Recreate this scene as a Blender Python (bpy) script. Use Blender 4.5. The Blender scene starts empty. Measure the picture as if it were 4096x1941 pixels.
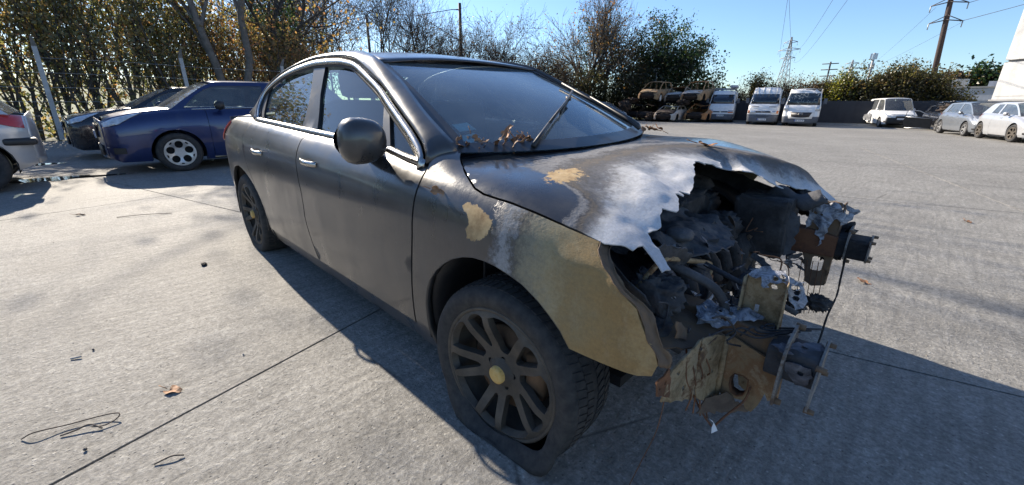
import bpy, bmesh, math, random, bisect
import numpy as np
from mathutils import Vector, Matrix, noise
from mathutils.geometry import delaunay_2d_cdt
R = math.radians
scene = bpy.context.scene
COL = scene.collection

# ------------------------------------------------------------------ camera
cam_d = bpy.data.cameras.new('camera'); cam = bpy.data.objects.new('camera', cam_d); COL.objects.link(cam)
CAM = Vector((0.856, -1.700, 1.124)); YAW, PITCH, ROLL = R(134.204), R(18.629), R(0.537)
fw = Vector((math.cos(YAW) * math.cos(PITCH), math.sin(YAW) * math.cos(PITCH), -math.sin(PITCH)))
rt = Vector((math.sin(YAW), -math.cos(YAW), 0)); up = rt.cross(fw)
r2 = math.cos(ROLL) * rt + math.sin(ROLL) * up; u2 = -math.sin(ROLL) * rt + math.cos(ROLL) * up
cam.matrix_world = Matrix(((r2.x, u2.x, -fw.x, CAM.x), (r2.y, u2.y, -fw.y, CAM.y), (r2.z, u2.z, -fw.z, CAM.z), (0, 0, 0, 1)))
cam_d.sensor_width = 36; cam_d.lens = 36 * 1629.2 / 4096; cam_d.clip_start = .02; cam_d.clip_end = 3000
scene.camera = cam

# ------------------------------------------------------------------ sky, sun, exposure
SUN_AZ, SUN_EL = R(177.0), R(29.0)          # direction towards the sun, measured from +x
world = bpy.data.worlds.new('World'); scene.world = world; world.use_nodes = True
wn = world.node_tree.nodes; wl = world.node_tree.links
sky = wn.new('ShaderNodeTexSky'); sky.sky_type = 'NISHITA'; sky.sun_disc = False
sky.sun_elevation = SUN_EL; sky.sun_rotation = math.pi / 2 - SUN_AZ
sky.air_density = 1.0; sky.dust_density = .3; sky.ozone_density = 2.4; sky.altitude = 50
bg = wn['Background']; bg.inputs[1].default_value = .080
tint = wn.new('ShaderNodeMix'); tint.data_type = 'RGBA'; tint.blend_type = 'MULTIPLY'; tint.inputs[0].default_value = 1; tint.inputs[7].default_value = (.86, 1.0, 1.18, 1)   # the camera's cool white balance
wl.new(sky.outputs[0], tint.inputs[6]); wl.new(tint.outputs[2], bg.inputs[0])
sun_d = bpy.data.lights.new('sun', 'SUN'); sun_d.energy = 5.0; sun_d.angle = R(.53); sun_d.color = (1, .89, .74)
sun = bpy.data.objects.new('sun', sun_d); COL.objects.link(sun)
sdir = Vector((math.cos(SUN_AZ) * math.cos(SUN_EL), math.sin(SUN_AZ) * math.cos(SUN_EL), math.sin(SUN_EL)))
sun.rotation_euler = sdir.to_track_quat('Z', 'Y').to_euler()
vs = scene.view_settings; vs.view_transform = 'Standard'; vs.look = 'None'; vs.gamma = 1; vs.exposure = 1.08
scene.cycles.max_bounces = 8; scene.cycles.transparent_max_bounces = 16; scene.cycles.sample_clamp_indirect = 6

# ------------------------------------------------------------------ object helpers
def link(o, parent=None):
    COL.objects.link(o)
    if parent is not None: o.parent = parent
    return o
def tag(o, label=None, cat=None, group=None, kind=None):
    if label: o['label'] = label
    if cat: o['category'] = cat
    if group: o['group'] = group
    if kind: o['kind'] = kind
    return o
def empty(name, loc=(0, 0, 0), rz=0, parent=None):
    o = bpy.data.objects.new(name, None); o.location = loc; o.rotation_euler = (0, 0, rz); o.empty_display_size = .2
    return link(o, parent)
def mk(name, verts, faces, mat, parent=None, smooth=True, solid=0, attrs=None, bevel=0, off=-1):
    me = bpy.data.meshes.new(name); me.from_pydata([tuple(v) for v in verts], [], faces)
    if smooth: me.polygons.foreach_set('use_smooth', [True] * len(me.polygons))
    mats = mat if isinstance(mat, (list, tuple)) else [mat]
    for m in mats: me.materials.append(m)
    if attrs:
        for k, v in attrs.items():
            a = me.attributes.new(k, 'FLOAT', 'POINT'); a.data.foreach_set('value', np.asarray(v, dtype=np.float32))
    o = bpy.data.objects.new(name, me); link(o, parent)
    if solid:
        md = o.modifiers.new('thick', 'SOLIDIFY'); md.thickness = solid; md.offset = off
    if bevel:
        md = o.modifiers.new('bevel', 'BEVEL'); md.width = bevel; md.segments = 2; md.limit_method = 'ANGLE'
    return o
def copy_tree(o, parent=None):
    c = o.copy(); link(c); c.parent = parent
    for ch in [k for k in bpy.data.objects if k.parent == o]: copy_tree(ch, c)
    return c
class MB:
    """collects shapes into one mesh"""
    def __init__(s): s.v = []; s.f = []
    def add(s, v, f):
        n = len(s.v); s.v += [tuple(p) for p in v]; s.f += [tuple(i + n for i in q) for q in f]; return s
    def box(s, c, d, rot=None):
        v = [Vector((sx * d[0] / 2, sy * d[1] / 2, sz * d[2] / 2)) for sz in (-1, 1) for sy in (-1, 1) for sx in (-1, 1)]
        if rot is not None: v = [rot @ p for p in v]
        return s.add([p + Vector(c) for p in v], [(0, 2, 3, 1), (4, 5, 7, 6), (0, 1, 5, 4), (2, 6, 7, 3), (0, 4, 6, 2), (1, 3, 7, 5)])
    def tube(s, pts, r, n=8, caps=True):
        pts = [Vector(p) for p in pts]; rs = r if isinstance(r, (list, tuple)) else [r] * len(pts)
        rings = []
        for i, p in enumerate(pts):
            d = (pts[min(i + 1, len(pts) - 1)] - pts[max(i - 1, 0)])
            if d.length < 1e-9: d = Vector((0, 0, 1))
            d.normalize()
            a = d.cross(Vector((0, 0, 1)) if abs(d.z) < .9 else Vector((1, 0, 0))).normalized(); b = d.cross(a)
            rings.append([p + (a * math.cos(2 * math.pi * k / n) + b * math.sin(2 * math.pi * k / n)) * rs[i] for k in range(n)])
        v = [q for g in rings for q in g]
        f = [(i * n + k, i * n + (k + 1) % n, (i + 1) * n + (k + 1) % n, (i + 1) * n + k) for i in range(len(pts) - 1) for k in range(n)]
        if caps: f += [tuple(range(n - 1, -1, -1)), tuple(range((len(pts) - 1) * n, len(pts) * n))]
        return s.add(v, f)
    def lathe(s, prof, n=32, ax='y', c=(0, 0, 0), caps=False):
        """prof: (radius, offset along axis)"""
        v = []
        for r_, h in prof:
            for k in range(n):
                a = 2 * math.pi * k / n; p = (r_ * math.cos(a), h, r_ * math.sin(a))
                if ax == 'z': p = (p[0], p[2], p[1])
                if ax == 'x': p = (p[1], p[0], p[2])
                v.append((p[0] + c[0], p[1] + c[1], p[2] + c[2]))
        f = [(i * n + k, i * n + (k + 1) % n, (i + 1) * n + (k + 1) % n, (i + 1) * n + k) for i in range(len(prof) - 1) for k in range(n)]
        if caps: f += [tuple(range(n)), tuple(range((len(prof) - 1) * n, len(prof) * n))[::-1]]
        return s.add(v, f)
    def prism(s, poly, h0, h1, ax='z'):
        n = len(poly)
        def P(a, b, h): return (a, b, h) if ax == 'z' else ((a, h, b) if ax == 'y' else (h, a, b))
        v = [P(a, b, h0) for a, b in poly] + [P(a, b, h1) for a, b in poly]
        return s.add(v, [tuple(range(n))[::-1], tuple(range(n, 2 * n))] + [(k, (k + 1) % n, n + (k + 1) % n, n + k) for k in range(n)])
    def build(s, name, mat, parent=None, **k): return mk(name, s.v, s.f, mat, parent, **k)

def inpoly(x, y, P):
    c = False; n = len(P); j = n - 1
    for i in range(n):
        xi, yi = P[i]; xj, yj = P[j]
        if (yi > y) != (yj > y) and x < (xj - xi) * (y - yi) / (yj - yi) + xi: c = not c
        j = i
    return c
def dens(P, d):
    o = []
    for i in range(len(P)):
        a, b = P[i], P[(i + 1) % len(P)]; L = math.hypot(b[0] - a[0], b[1] - a[1]); n = max(1, int(L / d))
        o += [(a[0] + (b[0] - a[0]) * k / n, a[1] + (b[1] - a[1]) * k / n) for k in range(n)]
    return o
def tri2d(outline, holes=(), d=.05, sy=1.0):
    """triangulated polygon with inner points; sy scales the second coordinate for spacing"""
    O = dens([(a, b * sy) for a, b in outline], d); H = [dens([(a, b * sy) for a, b in h], d) for h in holes]
    V = list(O); E = [(i, (i + 1) % len(O)) for i in range(len(O))]
    for h in H:
        n = len(V); V += h; E += [(n + i, n + (i + 1) % len(h)) for i in range(len(h))]
    x0 = min(p[0] for p in O); x1 = max(p[0] for p in O); y0 = min(p[1] for p in O); y1 = max(p[1] for p in O)
    bnd = np.array(V); y = y0 + d * .5; row = 0
    while y < y1:
        x = x0 + d * (.25 + .5 * (row % 2))
        while x < x1:
            if inpoly(x, y, O) and not any(inpoly(x, y, h) for h in H) and np.min((bnd[:, 0] - x) ** 2 + (bnd[:, 1] - y) ** 2) > (.45 * d) ** 2: V.append((x, y))
            x += d
        y += d * .87; row += 1
    r = delaunay_2d_cdt([Vector(p) for p in V], E, [], 0, 1e-5)
    vv = [(p.x, p.y) for p in r[0]]; F = []
    for f in r[2]:
        cx = sum(vv[i][0] for i in f) / 3; cy = sum(vv[i][1] for i in f) / 3
        if inpoly(cx, cy, O) and not any(inpoly(cx, cy, h) for h in H): F.append(tuple(f))
    return [(a, b / sy) for a, b in vv], F
def panel(name, outline, lift, mat, parent=None, holes=(), d=.05, sy=1.0, solid=.012, flip=False, attr=None, smooth=True, off=-1):
    uv, F = tri2d(outline, holes, d, sy)
    V = [lift(a, b) for a, b in uv]
    if flip: F = [f[::-1] for f in F]
    at = {k: [fn(a, b) for a, b in uv] for k, fn in attr.items()} if attr else None
    o = mk(name, V, F, mat, parent, smooth, solid, at, off=off)
    if solid and smooth:                       # keep the panel's rim crisp
        cnt = {}
        for f in F:
            for i in range(len(f)): e = (min(f[i], f[i - 1]), max(f[i], f[i - 1])); cnt[e] = cnt.get(e, 0) + 1
        for e in o.data.edges:
            if cnt.get((min(e.vertices), max(e.vertices)), 0) == 1: e.use_edge_sharp = True
    return o
def mirror_of(o, parent=None, name=None, fn=None):
    """left-hand twin of a right-hand part (mesh mirrored in y)"""
    me = o.data.copy(); c = bpy.data.objects.new(name or o.name.split('.')[0], me)
    for v in me.vertices:
        v.co.y = -v.co.y
        if fn: v.co = fn(v.co)
    me.flip_normals(); link(c, parent)
    for m in o.modifiers:
        n = c.modifiers.new(m.name, m.type)
        if m.type == 'SOLIDIFY': n.thickness = m.thickness; n.offset = m.offset
    return c
def strip(A, B, rows=4, bulge=None):
    """surface between two 3D polylines of equal length"""
    V = []; n = len(A)
    for r_ in range(rows + 1):
        t = r_ / rows
        for i in range(n):
            p = Vector(A[i]) * (1 - t) + Vector(B[i]) * t
            if bulge: p = p + Vector(bulge(i / (n - 1), t))
            V.append(p)
    F = [(r_ * n + i, r_ * n + i + 1, (r_ + 1) * n + i + 1, (r_ + 1) * n + i) for r_ in range(rows) for i in range(n - 1)]
    return V, F
def resample(P, n):
    P = [Vector(p) for p in P]; L = [0]
    for a, b in zip(P, P[1:]): L.append(L[-1] + (b - a).length)
    o = []
    for k in range(n):
        s = L[-1] * k / (n - 1); i = min(bisect.bisect_right(L, s) - 1, len(P) - 2)
        if i < 0: i = 0
        t = (s - L[i]) / max(1e-9, L[i + 1] - L[i]); o.append(P[i].lerp(P[i + 1], t))
    return o
def smoothpoly(P, n):
    """Catmull-Rom resample"""
    P = [Vector(p) for p in P]; Q = [2 * P[0] - P[1]] + P + [2 * P[-1] - P[-2]]; o = []
    for i in range(1, len(Q) - 2):
        for k in range(8):
            t = k / 8; a, b, c, d = Q[i - 1], Q[i], Q[i + 1], Q[i + 2]
            o.append(.5 * ((2 * b) + (c - a) * t + (2 * a - 5 * b + 4 * c - d) * t * t + (3 * b - a - 3 * c + d) * t ** 3))
    o.append(P[-1]); return resample(o, n)
def sstep(a, b, x):
    t = min(1, max(0, (x - a) / (b - a))); return t * t * (3 - 2 * t)
def fbm(x, y, z=0, o=3):
    s = 0; a = 1
    for k in range(o):
        s += a * noise.noise(Vector((x, y, z))); x *= 2.1; y *= 2.1; z *= 2.1; a *= .5
    return s

ORD = ['first', 'second', 'third', 'fourth', 'fifth', 'sixth', 'seventh', 'eighth', 'ninth', 'tenth', 'eleventh', 'twelfth', 'thirteenth', 'fourteenth', 'fifteenth', 'sixteenth']
# ------------------------------------------------------------------ materials
class G:
    """small node-graph builder"""
    def __init__(s, name):
        s.m = bpy.data.materials.new(name); s.m.use_nodes = True; s.t = s.m.node_tree; s.N = s.t.nodes
        s.b = s.N['Principled BSDF']; s.out = s.N['Material Output']; s.tc = s.N.new('ShaderNodeTexCoord')
    def l(s, a, b): s.t.links.new(a, b)
    def noise(s, scale=5, detail=4, rough=.6, vec=None, dist=0, dim='3D'):
        n = s.N.new('ShaderNodeTexNoise'); n.inputs['Scale'].default_value = scale; n.inputs['Detail'].default_value = detail
        n.inputs['Roughness'].default_value = rough; n.inputs['Distortion'].default_value = dist
        s.l(vec or s.tc.outputs['Object'], n.inputs['Vector']); return n.outputs['Fac']
    def voro(s, scale=5, feat='F1', vec=None, rnd=1):
        n = s.N.new('ShaderNodeTexVoronoi'); n.feature = feat; n.inputs['Scale'].default_value = scale; n.inputs['Randomness'].default_value = rnd
        s.l(vec or s.tc.outputs['Object'], n.inputs['Vector']); return n
    def map(s, scale=(1, 1, 1), rot=(0, 0, 0), vec=None):
        n = s.N.new('ShaderNodeMapping'); n.inputs['Scale'].default_value = scale; n.inputs['Rotation'].default_value = rot
        s.l(vec or s.tc.outputs['Object'], n.inputs['Vector']); return n.outputs[0]
    def ramp(s, fac, stops, interp='LINEAR'):
        n = s.N.new('ShaderNodeValToRGB'); n.color_ramp.interpolation = interp; e = n.color_ramp.elements
        while len(e) < len(stops): e.new(.5)
        for q, (p, c) in zip(e, stops): q.position = p; q.color = (c, c, c, 1) if isinstance(c, (int, float)) else (*c, 1)
        s.l(fac, n.inputs[0]); return n.outputs[0]
    def mix(s, fac, a, b, mode='MIX'):
        n = s.N.new('ShaderNodeMix'); n.data_type = 'RGBA'; n.blend_type = mode
        for i, v in ((0, fac), (6, a), (7, b)):
            sock = n.inputs[i]
            if isinstance(v, (int, float)): sock.default_value = v if i == 0 else (v, v, v, 1)
            elif isinstance(v, tuple): sock.default_value = (*v, 1)
            else: s.l(v, sock)
        return n.outputs[2]
    def math(s, op, a, b=0, c=0, clamp=False):
        n = s.N.new('ShaderNodeMath'); n.operation = op; n.use_clamp = clamp
        for i, v in enumerate((a, b, c)):
            if isinstance(v, (int, float)): n.inputs[i].default_value = v
            else: s.l(v, n.inputs[i])
        return n.outputs[0]
    def attr(s, name):
        n = s.N.new('ShaderNodeAttribute'); n.attribute_name = name; return n.outputs['Fac']
    def bump(s, h, strength=.3, dist=.01, prev=None):
        n = s.N.new('ShaderNodeBump'); n.inputs['Strength'].default_value = strength; n.inputs['Distance'].default_value = dist
        s.l(h, n.inputs['Height'])
        if prev is not None: s.l(prev, n.inputs['Normal'])
        return n.outputs[0]
    def set(s, **k):
        names = dict(col='Base Color', rough='Roughness', metal='Metallic', normal='Normal', spec='Specular IOR Level', coat='Coat Weight', coatr='Coat Roughness', alpha='Alpha', emit='Emission Color', estr='Emission Strength')
        for a, v in k.items():
            i = s.b.inputs[names[a]]
            if isinstance(v, tuple): i.default_value = (*v, 1)
            elif isinstance(v, (int, float)): i.default_value = v
            else: s.l(v, i)
        return s
def plain(name, col, rough=.6, metal=0, var=.25, scale=6, bump=0, bscale=60, spec=.5, coat=0, dirt=0, dirtcol=(.16, .14, .12)):
    g = G(name); n = g.noise(scale, 5, .65)
    c = g.mix(g.ramp(n, [(.3, 0), (.7, 1)]), tuple(v * (1 - var) for v in col), tuple(min(1, v * (1 + var)) for v in col))
    r_ = rough
    if dirt:
        d = g.ramp(g.noise(scale * .6 + 1.3, 6, .7), [(.62 - dirt * .5, 0), (.78 - dirt * .3, 1)]); d = g.math('MULTIPLY', d, min(1, dirt * 1.3))
        c = g.mix(d, c, dirtcol); r_ = g.math('ADD', g.math('MULTIPLY', d, max(0, .85 - rough)), rough)
    g.set(col=c, rough=r_, metal=metal, spec=spec, coat=coat)
    if bump: g.set(normal=g.bump(g.noise(bscale, 4, .6), bump, .01))
    return g.m
MT = {}
MT['rubber'] = plain('rubber', (.022, .022, .024), .8, var=.3, scale=20, dirt=.35, dirtcol=(.07, .063, .055), bump=.15, bscale=120)
MT['plastic'] = plain('black_plastic', (.018, .018, .02), .5, dirt=.3, dirtcol=(.06, .055, .05))
MT['trim'] = plain('dark_trim', (.03, .032, .036), .35, dirt=.25, dirtcol=(.09, .085, .08))
MT['interior'] = plain('cabin_fabric', (.022, .024, .028), .9)
MT['glasshard'] = plain('far_glass', (.015, .02, .028), .06, var=.2, spec=.8)
MT['chrome'] = plain('chrome', (.46, .45, .43), .24, 1.0, var=.12, scale=15, dirt=.2, dirtcol=(.25, .23, .2))
MT['alloy'] = plain('alloy', (.5, .5, .5), .35, .8, dirt=.25, dirtcol=(.18, .16, .14))
MT['dusty_alloy'] = plain('dusty_alloy', (.10, .085, .068), .6, .4, var=.3, scale=9, dirt=.45, dirtcol=(.045, .040, .036), bump=.1)
MT['disc_rust'] = plain('disc_rust', (.13, .075, .04), .8, var=.4)
MT['black'] = plain('dark_void', (.006, .006, .007), .9)
MT['lamp_clear'] = plain('lamp_clear', (.5, .53, .56), .12, .3, var=.3, scale=14, coat=1)
MT['lamp_red'] = plain('lamp_red', (.42, .03, .03), .15, var=.2, coat=1)
MT['lamp_orange'] = plain('lamp_orange', (.6, .16, .03), .2, var=.2, coat=1)
MT['plate'] = plain('plate_white', (.75, .75, .75), .4, var=.05)
MT['plate_blue'] = plain('plate_blue', (.03, .08, .4), .4, var=.05)
MT['ink'] = plain('ink', (.02, .02, .025), .5, var=.05)
MT['white_paint'] = plain('white_paint', (.74, .74, .73), .35, var=.06, dirt=.22, dirtcol=(.35, .32, .28), coat=.3)
MT['silver_paint'] = plain('silver_paint', (.36, .37, .39), .3, .55, var=.05, dirt=.15, dirtcol=(.28, .26, .24), coat=.6)
MT['palesilver_paint'] = plain('pale_silver_paint', (.46, .47, .49), .28, .35, var=.05, dirt=.15, dirtcol=(.3, .28, .25), coat=.6)
MT['grey_paint'] = plain('grey_paint', (.22, .24, .27), .32, .5, var=.06, dirt=.2, dirtcol=(.25, .23, .2), coat=.5)
MT['blue_paint'] = plain('blue_paint', (.012, .024, .095), .3, .35, var=.1, dirt=.2, dirtcol=(.05, .06, .09), coat=.8)
MT['black_paint'] = plain('black_paint', (.012, .013, .018), .25, .2, dirt=.25, dirtcol=(.06, .06, .06), coat=.8)
MT['wood_pole'] = plain('wood_pole', (.055, .036, .032), .85, var=.35, scale=8, bump=.3)
MT['steel_pole'] = plain('galvanised', (.34, .35, .36), .55, .4, var=.15)
MT['dark_steel'] = plain('dark_steel', (.06, .05, .05), .7, .2, var=.3)
MT['rust'] = plain('rust', (.20, .085, .035), .9, var=.5, scale=7, dirt=.5, dirtcol=(.05, .03, .02), bump=.3)
MT['char'] = plain('char', (.018, .017, .018), .85, var=.6, scale=11, dirt=.36, dirtcol=(.10, .095, .095), bump=.7, bscale=35)
MT['char2'] = plain('char_grey', (.05, .05, .054), .85, var=.5, scale=8, dirt=.35, dirtcol=(.14, .14, .145), bump=.6, bscale=45)
MT['char_brown'] = plain('char_brown', (.055, .038, .028), .9, var=.5, scale=9, dirt=.4, dirtcol=(.02, .016, .014), bump=.5, bscale=50)

def burnt_steel(name, cols, scale=4, bump=.3):
    g = G(name); n = g.noise(scale, 7, .68, dist=.6); n2 = g.noise(scale * 9, 5, .7)
    f = g.math('ADD', g.math('MULTIPLY', n, .78), g.math('MULTIPLY', n2, .22))
    k = len(cols); c = g.ramp(f, [(.30 + .40 * i / (k - 1), q) for i, q in enumerate(cols)])
    g.set(col=c, rough=.86, normal=g.bump(n2, bump, .008)); return g.m
MT['burnt_plate'] = burnt_steel('burnt_plate', [(.035, .024, .016), (.14, .095, .048), (.24, .17, .09), (.31, .235, .14), (.14, .075, .033), (.06, .04, .028)], 11)
MT['burnt_rail'] = burnt_steel('burnt_rail', [(.028, .022, .02), (.085, .055, .038), (.13, .09, .06), (.16, .10, .055), (.06, .04, .03)], 5)
MT['rusty_rail'] = burnt_steel('rusty_rail', [(.03, .018, .014), (.10, .042, .022), (.15, .065, .03), (.07, .035, .02)], 7)
MT['wreck_tan'] = burnt_steel('wreck_tan', [(.05, .03, .018), (.20, .13, .07), (.30, .21, .12), (.22, .10, .035), (.34, .27, .17)], 2.2)
MT['wreck_orange'] = burnt_steel('wreck_orange', [(.05, .03, .02), (.36, .15, .05), (.42, .2, .08), (.22, .15, .09), (.3, .1, .03)], 2.5)
MT['wreck_dark'] = burnt_steel('wreck_dark', [(.008, .007, .007), (.022, .015, .012), (.03, .02, .016), (.075, .038, .02), (.014, .011, .011)], 2.5)
MT['wreck_white'] = burnt_steel('wreck_white', [(.08, .06, .05), (.34, .31, .28), (.42, .40, .38), (.3, .2, .12), (.12, .08, .06)], 2.0)
def melt():
    g = G('melted_aluminium'); n = g.noise(30, 6, .7, dist=1.5)
    g.set(col=g.ramp(n, [(.25, (.04, .04, .045)), (.42, (.16, .165, .18)), (.55, (.34, .35, .38)), (.75, (.5, .5, .52))]), rough=.62, metal=.35, normal=g.bump(n, .7, .01)); return g.m
MT['melt'] = melt()

# paint of the burnt car: dark grey metallic under road dust
def car_paint(name='grey_car_paint', burn=None, amp=.32):
    g = G(name)
    flake = g.noise(900, 2, .5)
    base = g.mix(flake, (.021, .023, .028), (.034, .037, .043))
    dn = g.noise(2.6, 6, .68); streak = g.noise(9, 5, .65, g.map((1.2, 1.2, .10)))
    dust = g.math('ADD', g.math('MULTIPLY', dn, .65), g.math('MULTIPLY', streak, .45))
    dust = g.ramp(dust, [(.38, .05), (.66, .50)])
    c = g.mix(dust, base, (.105, .097, .088)); rough = g.math('ADD', g.math('MULTIPLY', dust, .42), .2)
    metal = g.math('SUBTRACT', .45, g.math('MULTIPLY', dust, .5), clamp=True); coat = g.math('SUBTRACT', .85, g.math('MULTIPLY', dust, .9), clamp=True)
    scr = g.ramp(g.noise(7, 3, .5, g.map((2, 2, 22), (.3, .2, 0))), [(.735, 0), (.75, .18)])
    c = g.mix(scr, c, (.3, .3, .3))
    nb = None
    if burn:
        b = g.attr('burn'); n1 = g.noise(7, 8, .72); n2 = g.noise(40, 6, .75)
        p = g.math('ADD', b, g.math('ADD', g.math('MULTIPLY', g.math('SUBTRACT', n1, .5), amp), g.math('MULTIPLY', g.math('SUBTRACT', n2, .5), .24)))
        bc = g.ramp(p, burn)
        bc = g.mix(g.math('MULTIPLY', g.ramp(g.noise(95, 5, .75), [(.35, 1), (.62, 0)]), .45), bc, g.mix(.5, bc, (.05, .035, .022)))
        bc = g.mix(g.ramp(g.noise(17, 7, .8, g.map((1, 1, .35))), [(.54, 0), (.74, .30)]), bc, (.42, .35, .24))
        on = g.ramp(p, [(.27, 0), (.33, 1)])
        c = g.mix(on, c, bc); inv = g.math('SUBTRACT', 1, on)
        rough = g.math('ADD', g.math('MULTIPLY', rough, inv), g.math('MULTIPLY', on, .86))
        metal = g.math('MULTIPLY', metal, inv); coat = g.math('MULTIPLY', coat, inv)
        # blistered paint band and flaky ash
        vo = g.voro(70); band = g.math('MULTIPLY', g.ramp(p, [(.24, 0), (.32, 1), (.5, 1), (.58, 0)]), g.ramp(vo.outputs['Distance'], [(0, 1), (.6, 0)]))
        nb = g.bump(band, .12, .006, g.bump(n2, .14, .005))
        nb = g.bump(g.math('MULTIPLY', on, g.noise(160, 4, .7)), .25, .004, nb)
        pl = g.math('ADD', g.attr('peel'), g.math('MULTIPLY', g.math('SUBTRACT', n2, .5), .8))
        pk = g.ramp(pl, [(.46, 0), (.5, 1)]); pcol = g.ramp(g.noise(18, 6, .7), [(.3, (.24, .14, .06)), (.55, (.48, .33, .16)), (.75, (.58, .44, .26))])
        c = g.mix(pk, c, pcol); rough = g.math('MAXIMUM', rough, g.math('MULTIPLY', pk, .8)); coat = g.math('MULTIPLY', coat, g.math('SUBTRACT', 1, pk)); metal = g.math('MULTIPLY', metal, g.math('SUBTRACT', 1, pk))
    g.set(col=c, rough=rough, metal=metal, coat=coat, coatr=.12)
    if nb is not None: g.set(normal=nb)
    return g.m
MT['paint'] = car_paint()
MT['paint_fender'] = car_paint('burnt_fender_paint', [(.30, (.16, .16, .165)), (.35, (.31, .305, .30)), (.41, (.10, .09, .075)), (.48, (.25, .22, .15)), (.58, (.34, .27, .15)), (.68, (.29, .205, .095)), (.78, (.32, .205, .08)), (.88, (.29, .18, .068)), (.95, (.37, .25, .11)), (1.0, (.31, .20, .085))], .20)
MT['paint_hood'] = car_paint('burnt_hood_paint', [(.28, (.13, .132, .138)), (.38, (.19, .19, .195)), (.44, (.06, .06, .065)), (.50, (.12, .10, .08)), (.55, (.09, .088, .09)), (.62, (.17, .17, .175)), (.69, (.40, .405, .41)), (.80, (.58, .58, .585)), (1.0, (.48, .485, .50))], .22)

def glass(name, tint=(.55, .62, .62), dust=.25, dust_sheen_col=(.22, .24, .26), gloss=.04, ior=1.62, speck=.8):
    g = G(name); N = g.N
    tr = N.new('ShaderNodeBsdfTransparent'); tr.inputs[0].default_value = (*tint, 1)
    gl = N.new('ShaderNodeBsdfGlossy'); gl.inputs['Roughness'].default_value = gloss; gl.inputs[0].default_value = (.95, .97, 1, 1)
    fr = N.new('ShaderNodeFresnel'); fr.inputs[0].default_value = ior
    m1 = N.new('ShaderNodeMixShader'); g.l(fr.outputs[0], m1.inputs[0]); g.l(tr.outputs[0], m1.inputs[1]); g.l(gl.outputs[0], m1.inputs[2])
    df = N.new('ShaderNodeBsdfDiffuse'); df.inputs[0].default_value = (*dust_sheen_col, 1)
    n = g.noise(3.5, 6, .7); sp = g.noise(130, 2, .5)
    d = g.math('ADD', g.math('MULTIPLY', g.ramp(n, [(.3, .35), (.7, 1)]), dust), g.math('MULTIPLY', g.ramp(sp, [(.66, 0), (.72, 1)]), dust * speck))
    m2 = N.new('ShaderNodeMixShader'); g.l(d, m2.inputs[0]); g.l(m1.outputs[0], m2.inputs[1]); g.l(df.outputs[0], m2.inputs[2])
    g.l(m2.outputs[0], g.out.inputs[0]); return g.m
MT['windshield'] = glass('windshield_glass', (.66, .84, .84), .20, (.42, .53, .60), .06, 1.6)  # blue-grey dust film also carries painted-in sky reflection and veil
MT['side_glass'] = glass('side_glass', (.66, .80, .74), .07, (.34, .36, .34), .02, 1.6, 0)
MT['far_window'] = glass('car_glass', (.35, .44, .44), .24, (.34, .36, .38), .04, 1.8, 0)

def leafmat(name, stops, trans=.72):
    g = G(name); N = g.N; c = g.ramp(g.attr('tone'), stops)
    df = N.new('ShaderNodeBsdfDiffuse'); tl = N.new('ShaderNodeBsdfTranslucent'); g.l(c, df.inputs[0]); g.l(c, tl.inputs[0])
    m = N.new('ShaderNodeMixShader'); m.inputs[0].default_value = trans; g.l(df.outputs[0], m.inputs[1]); g.l(tl.outputs[0], m.inputs[2])
    gl = N.new('ShaderNodeBsdfGlossy'); gl.inputs['Roughness'].default_value = .38; gl.inputs[0].default_value = (.8, .8, .75, 1)
    m2 = N.new('ShaderNodeMixShader'); m2.inputs[0].default_value = .045; g.l(m.outputs[0], m2.inputs[1]); g.l(gl.outputs[0], m2.inputs[2])
    g.l(m2.outputs[0], g.out.inputs[0]); return g.m
MT['leaf_autumn'] = leafmat('leaves_autumn', [(0, (.06, .075, .025)), (.25, (.17, .15, .045)), (.5, (.30, .21, .06)), (.75, (.38, .21, .065)), (1, (.34, .14, .06))])
MT['leaf_thicket'] = leafmat('leaves_thicket', [(0, (.06, .08, .03)), (.3, (.15, .17, .05)), (.55, (.26, .23, .07)), (.8, (.38, .26, .09)), (1, (.42, .21, .08))])
MT['leaf_green'] = leafmat('leaves_green', [(0, (.012, .03, .012)), (.5, (.03, .065, .02)), (.85, (.065, .105, .028)), (1, (.14, .14, .03))])
MT['leaf_olive'] = leafmat('leaves_olive', [(0, (.03, .04, .012)), (.4, (.08, .085, .025)), (.75, (.14, .115, .035)), (1, (.19, .12, .04))])
MT['leaf_yellow'] = leafmat('leaves_yellow_green', [(0, (.05, .07, .012)), (.5, (.15, .17, .025)), (1, (.30, .25, .03))])
MT['leaf_brown'] = leafmat('leaves_brown', [(0, (.06, .045, .03)), (.5, (.12, .085, .045)), (1, (.17, .10, .045))])
MT['leaf_orange'] = leafmat('leaves_orange', [(0, (.16, .08, .025)), (.5, (.28, .14, .035)), (1, (.36, .20, .05))])
MT['bark'] = plain('bark', (.06, .052, .045), .9, var=.4, scale=10, bump=.5, bscale=30)
MT['bark_pale'] = plain('bark_pale', (.13, .115, .10), .9, var=.35, scale=6, bump=.4, bscale=25)
MT['twig'] = plain('twig', (.075, .06, .05), .9, var=.3)
MT['dead_leaf'] = plain('dead_leaf', (.30, .15, .07), .7, var=.5, scale=30, bump=.4, bscale=90)
MT['dead_leaf_dark'] = plain('dead_leaf_dark', (.16, .08, .04), .7, var=.5, scale=30, bump=.4, bscale=90)
MT['burnt_rust'] = burnt_steel('burnt_rust', [(.05, .032, .02), (.15, .10, .055), (.22, .15, .08), (.19, .10, .045), (.27, .20, .12), (.10, .06, .035)], 10)
g_ = G('melted_dark'); n_ = g_.noise(26, 5, .6, dist=1.2); g_.set(col=g_.ramp(n_, [(.25, (.03, .03, .035)), (.5, (.10, .10, .115)), (.75, (.2, .2, .22))]), rough=.65, metal=.3, normal=g_.bump(n_, .6, .01)); MT['melt_dark'] = g_.m

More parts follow.
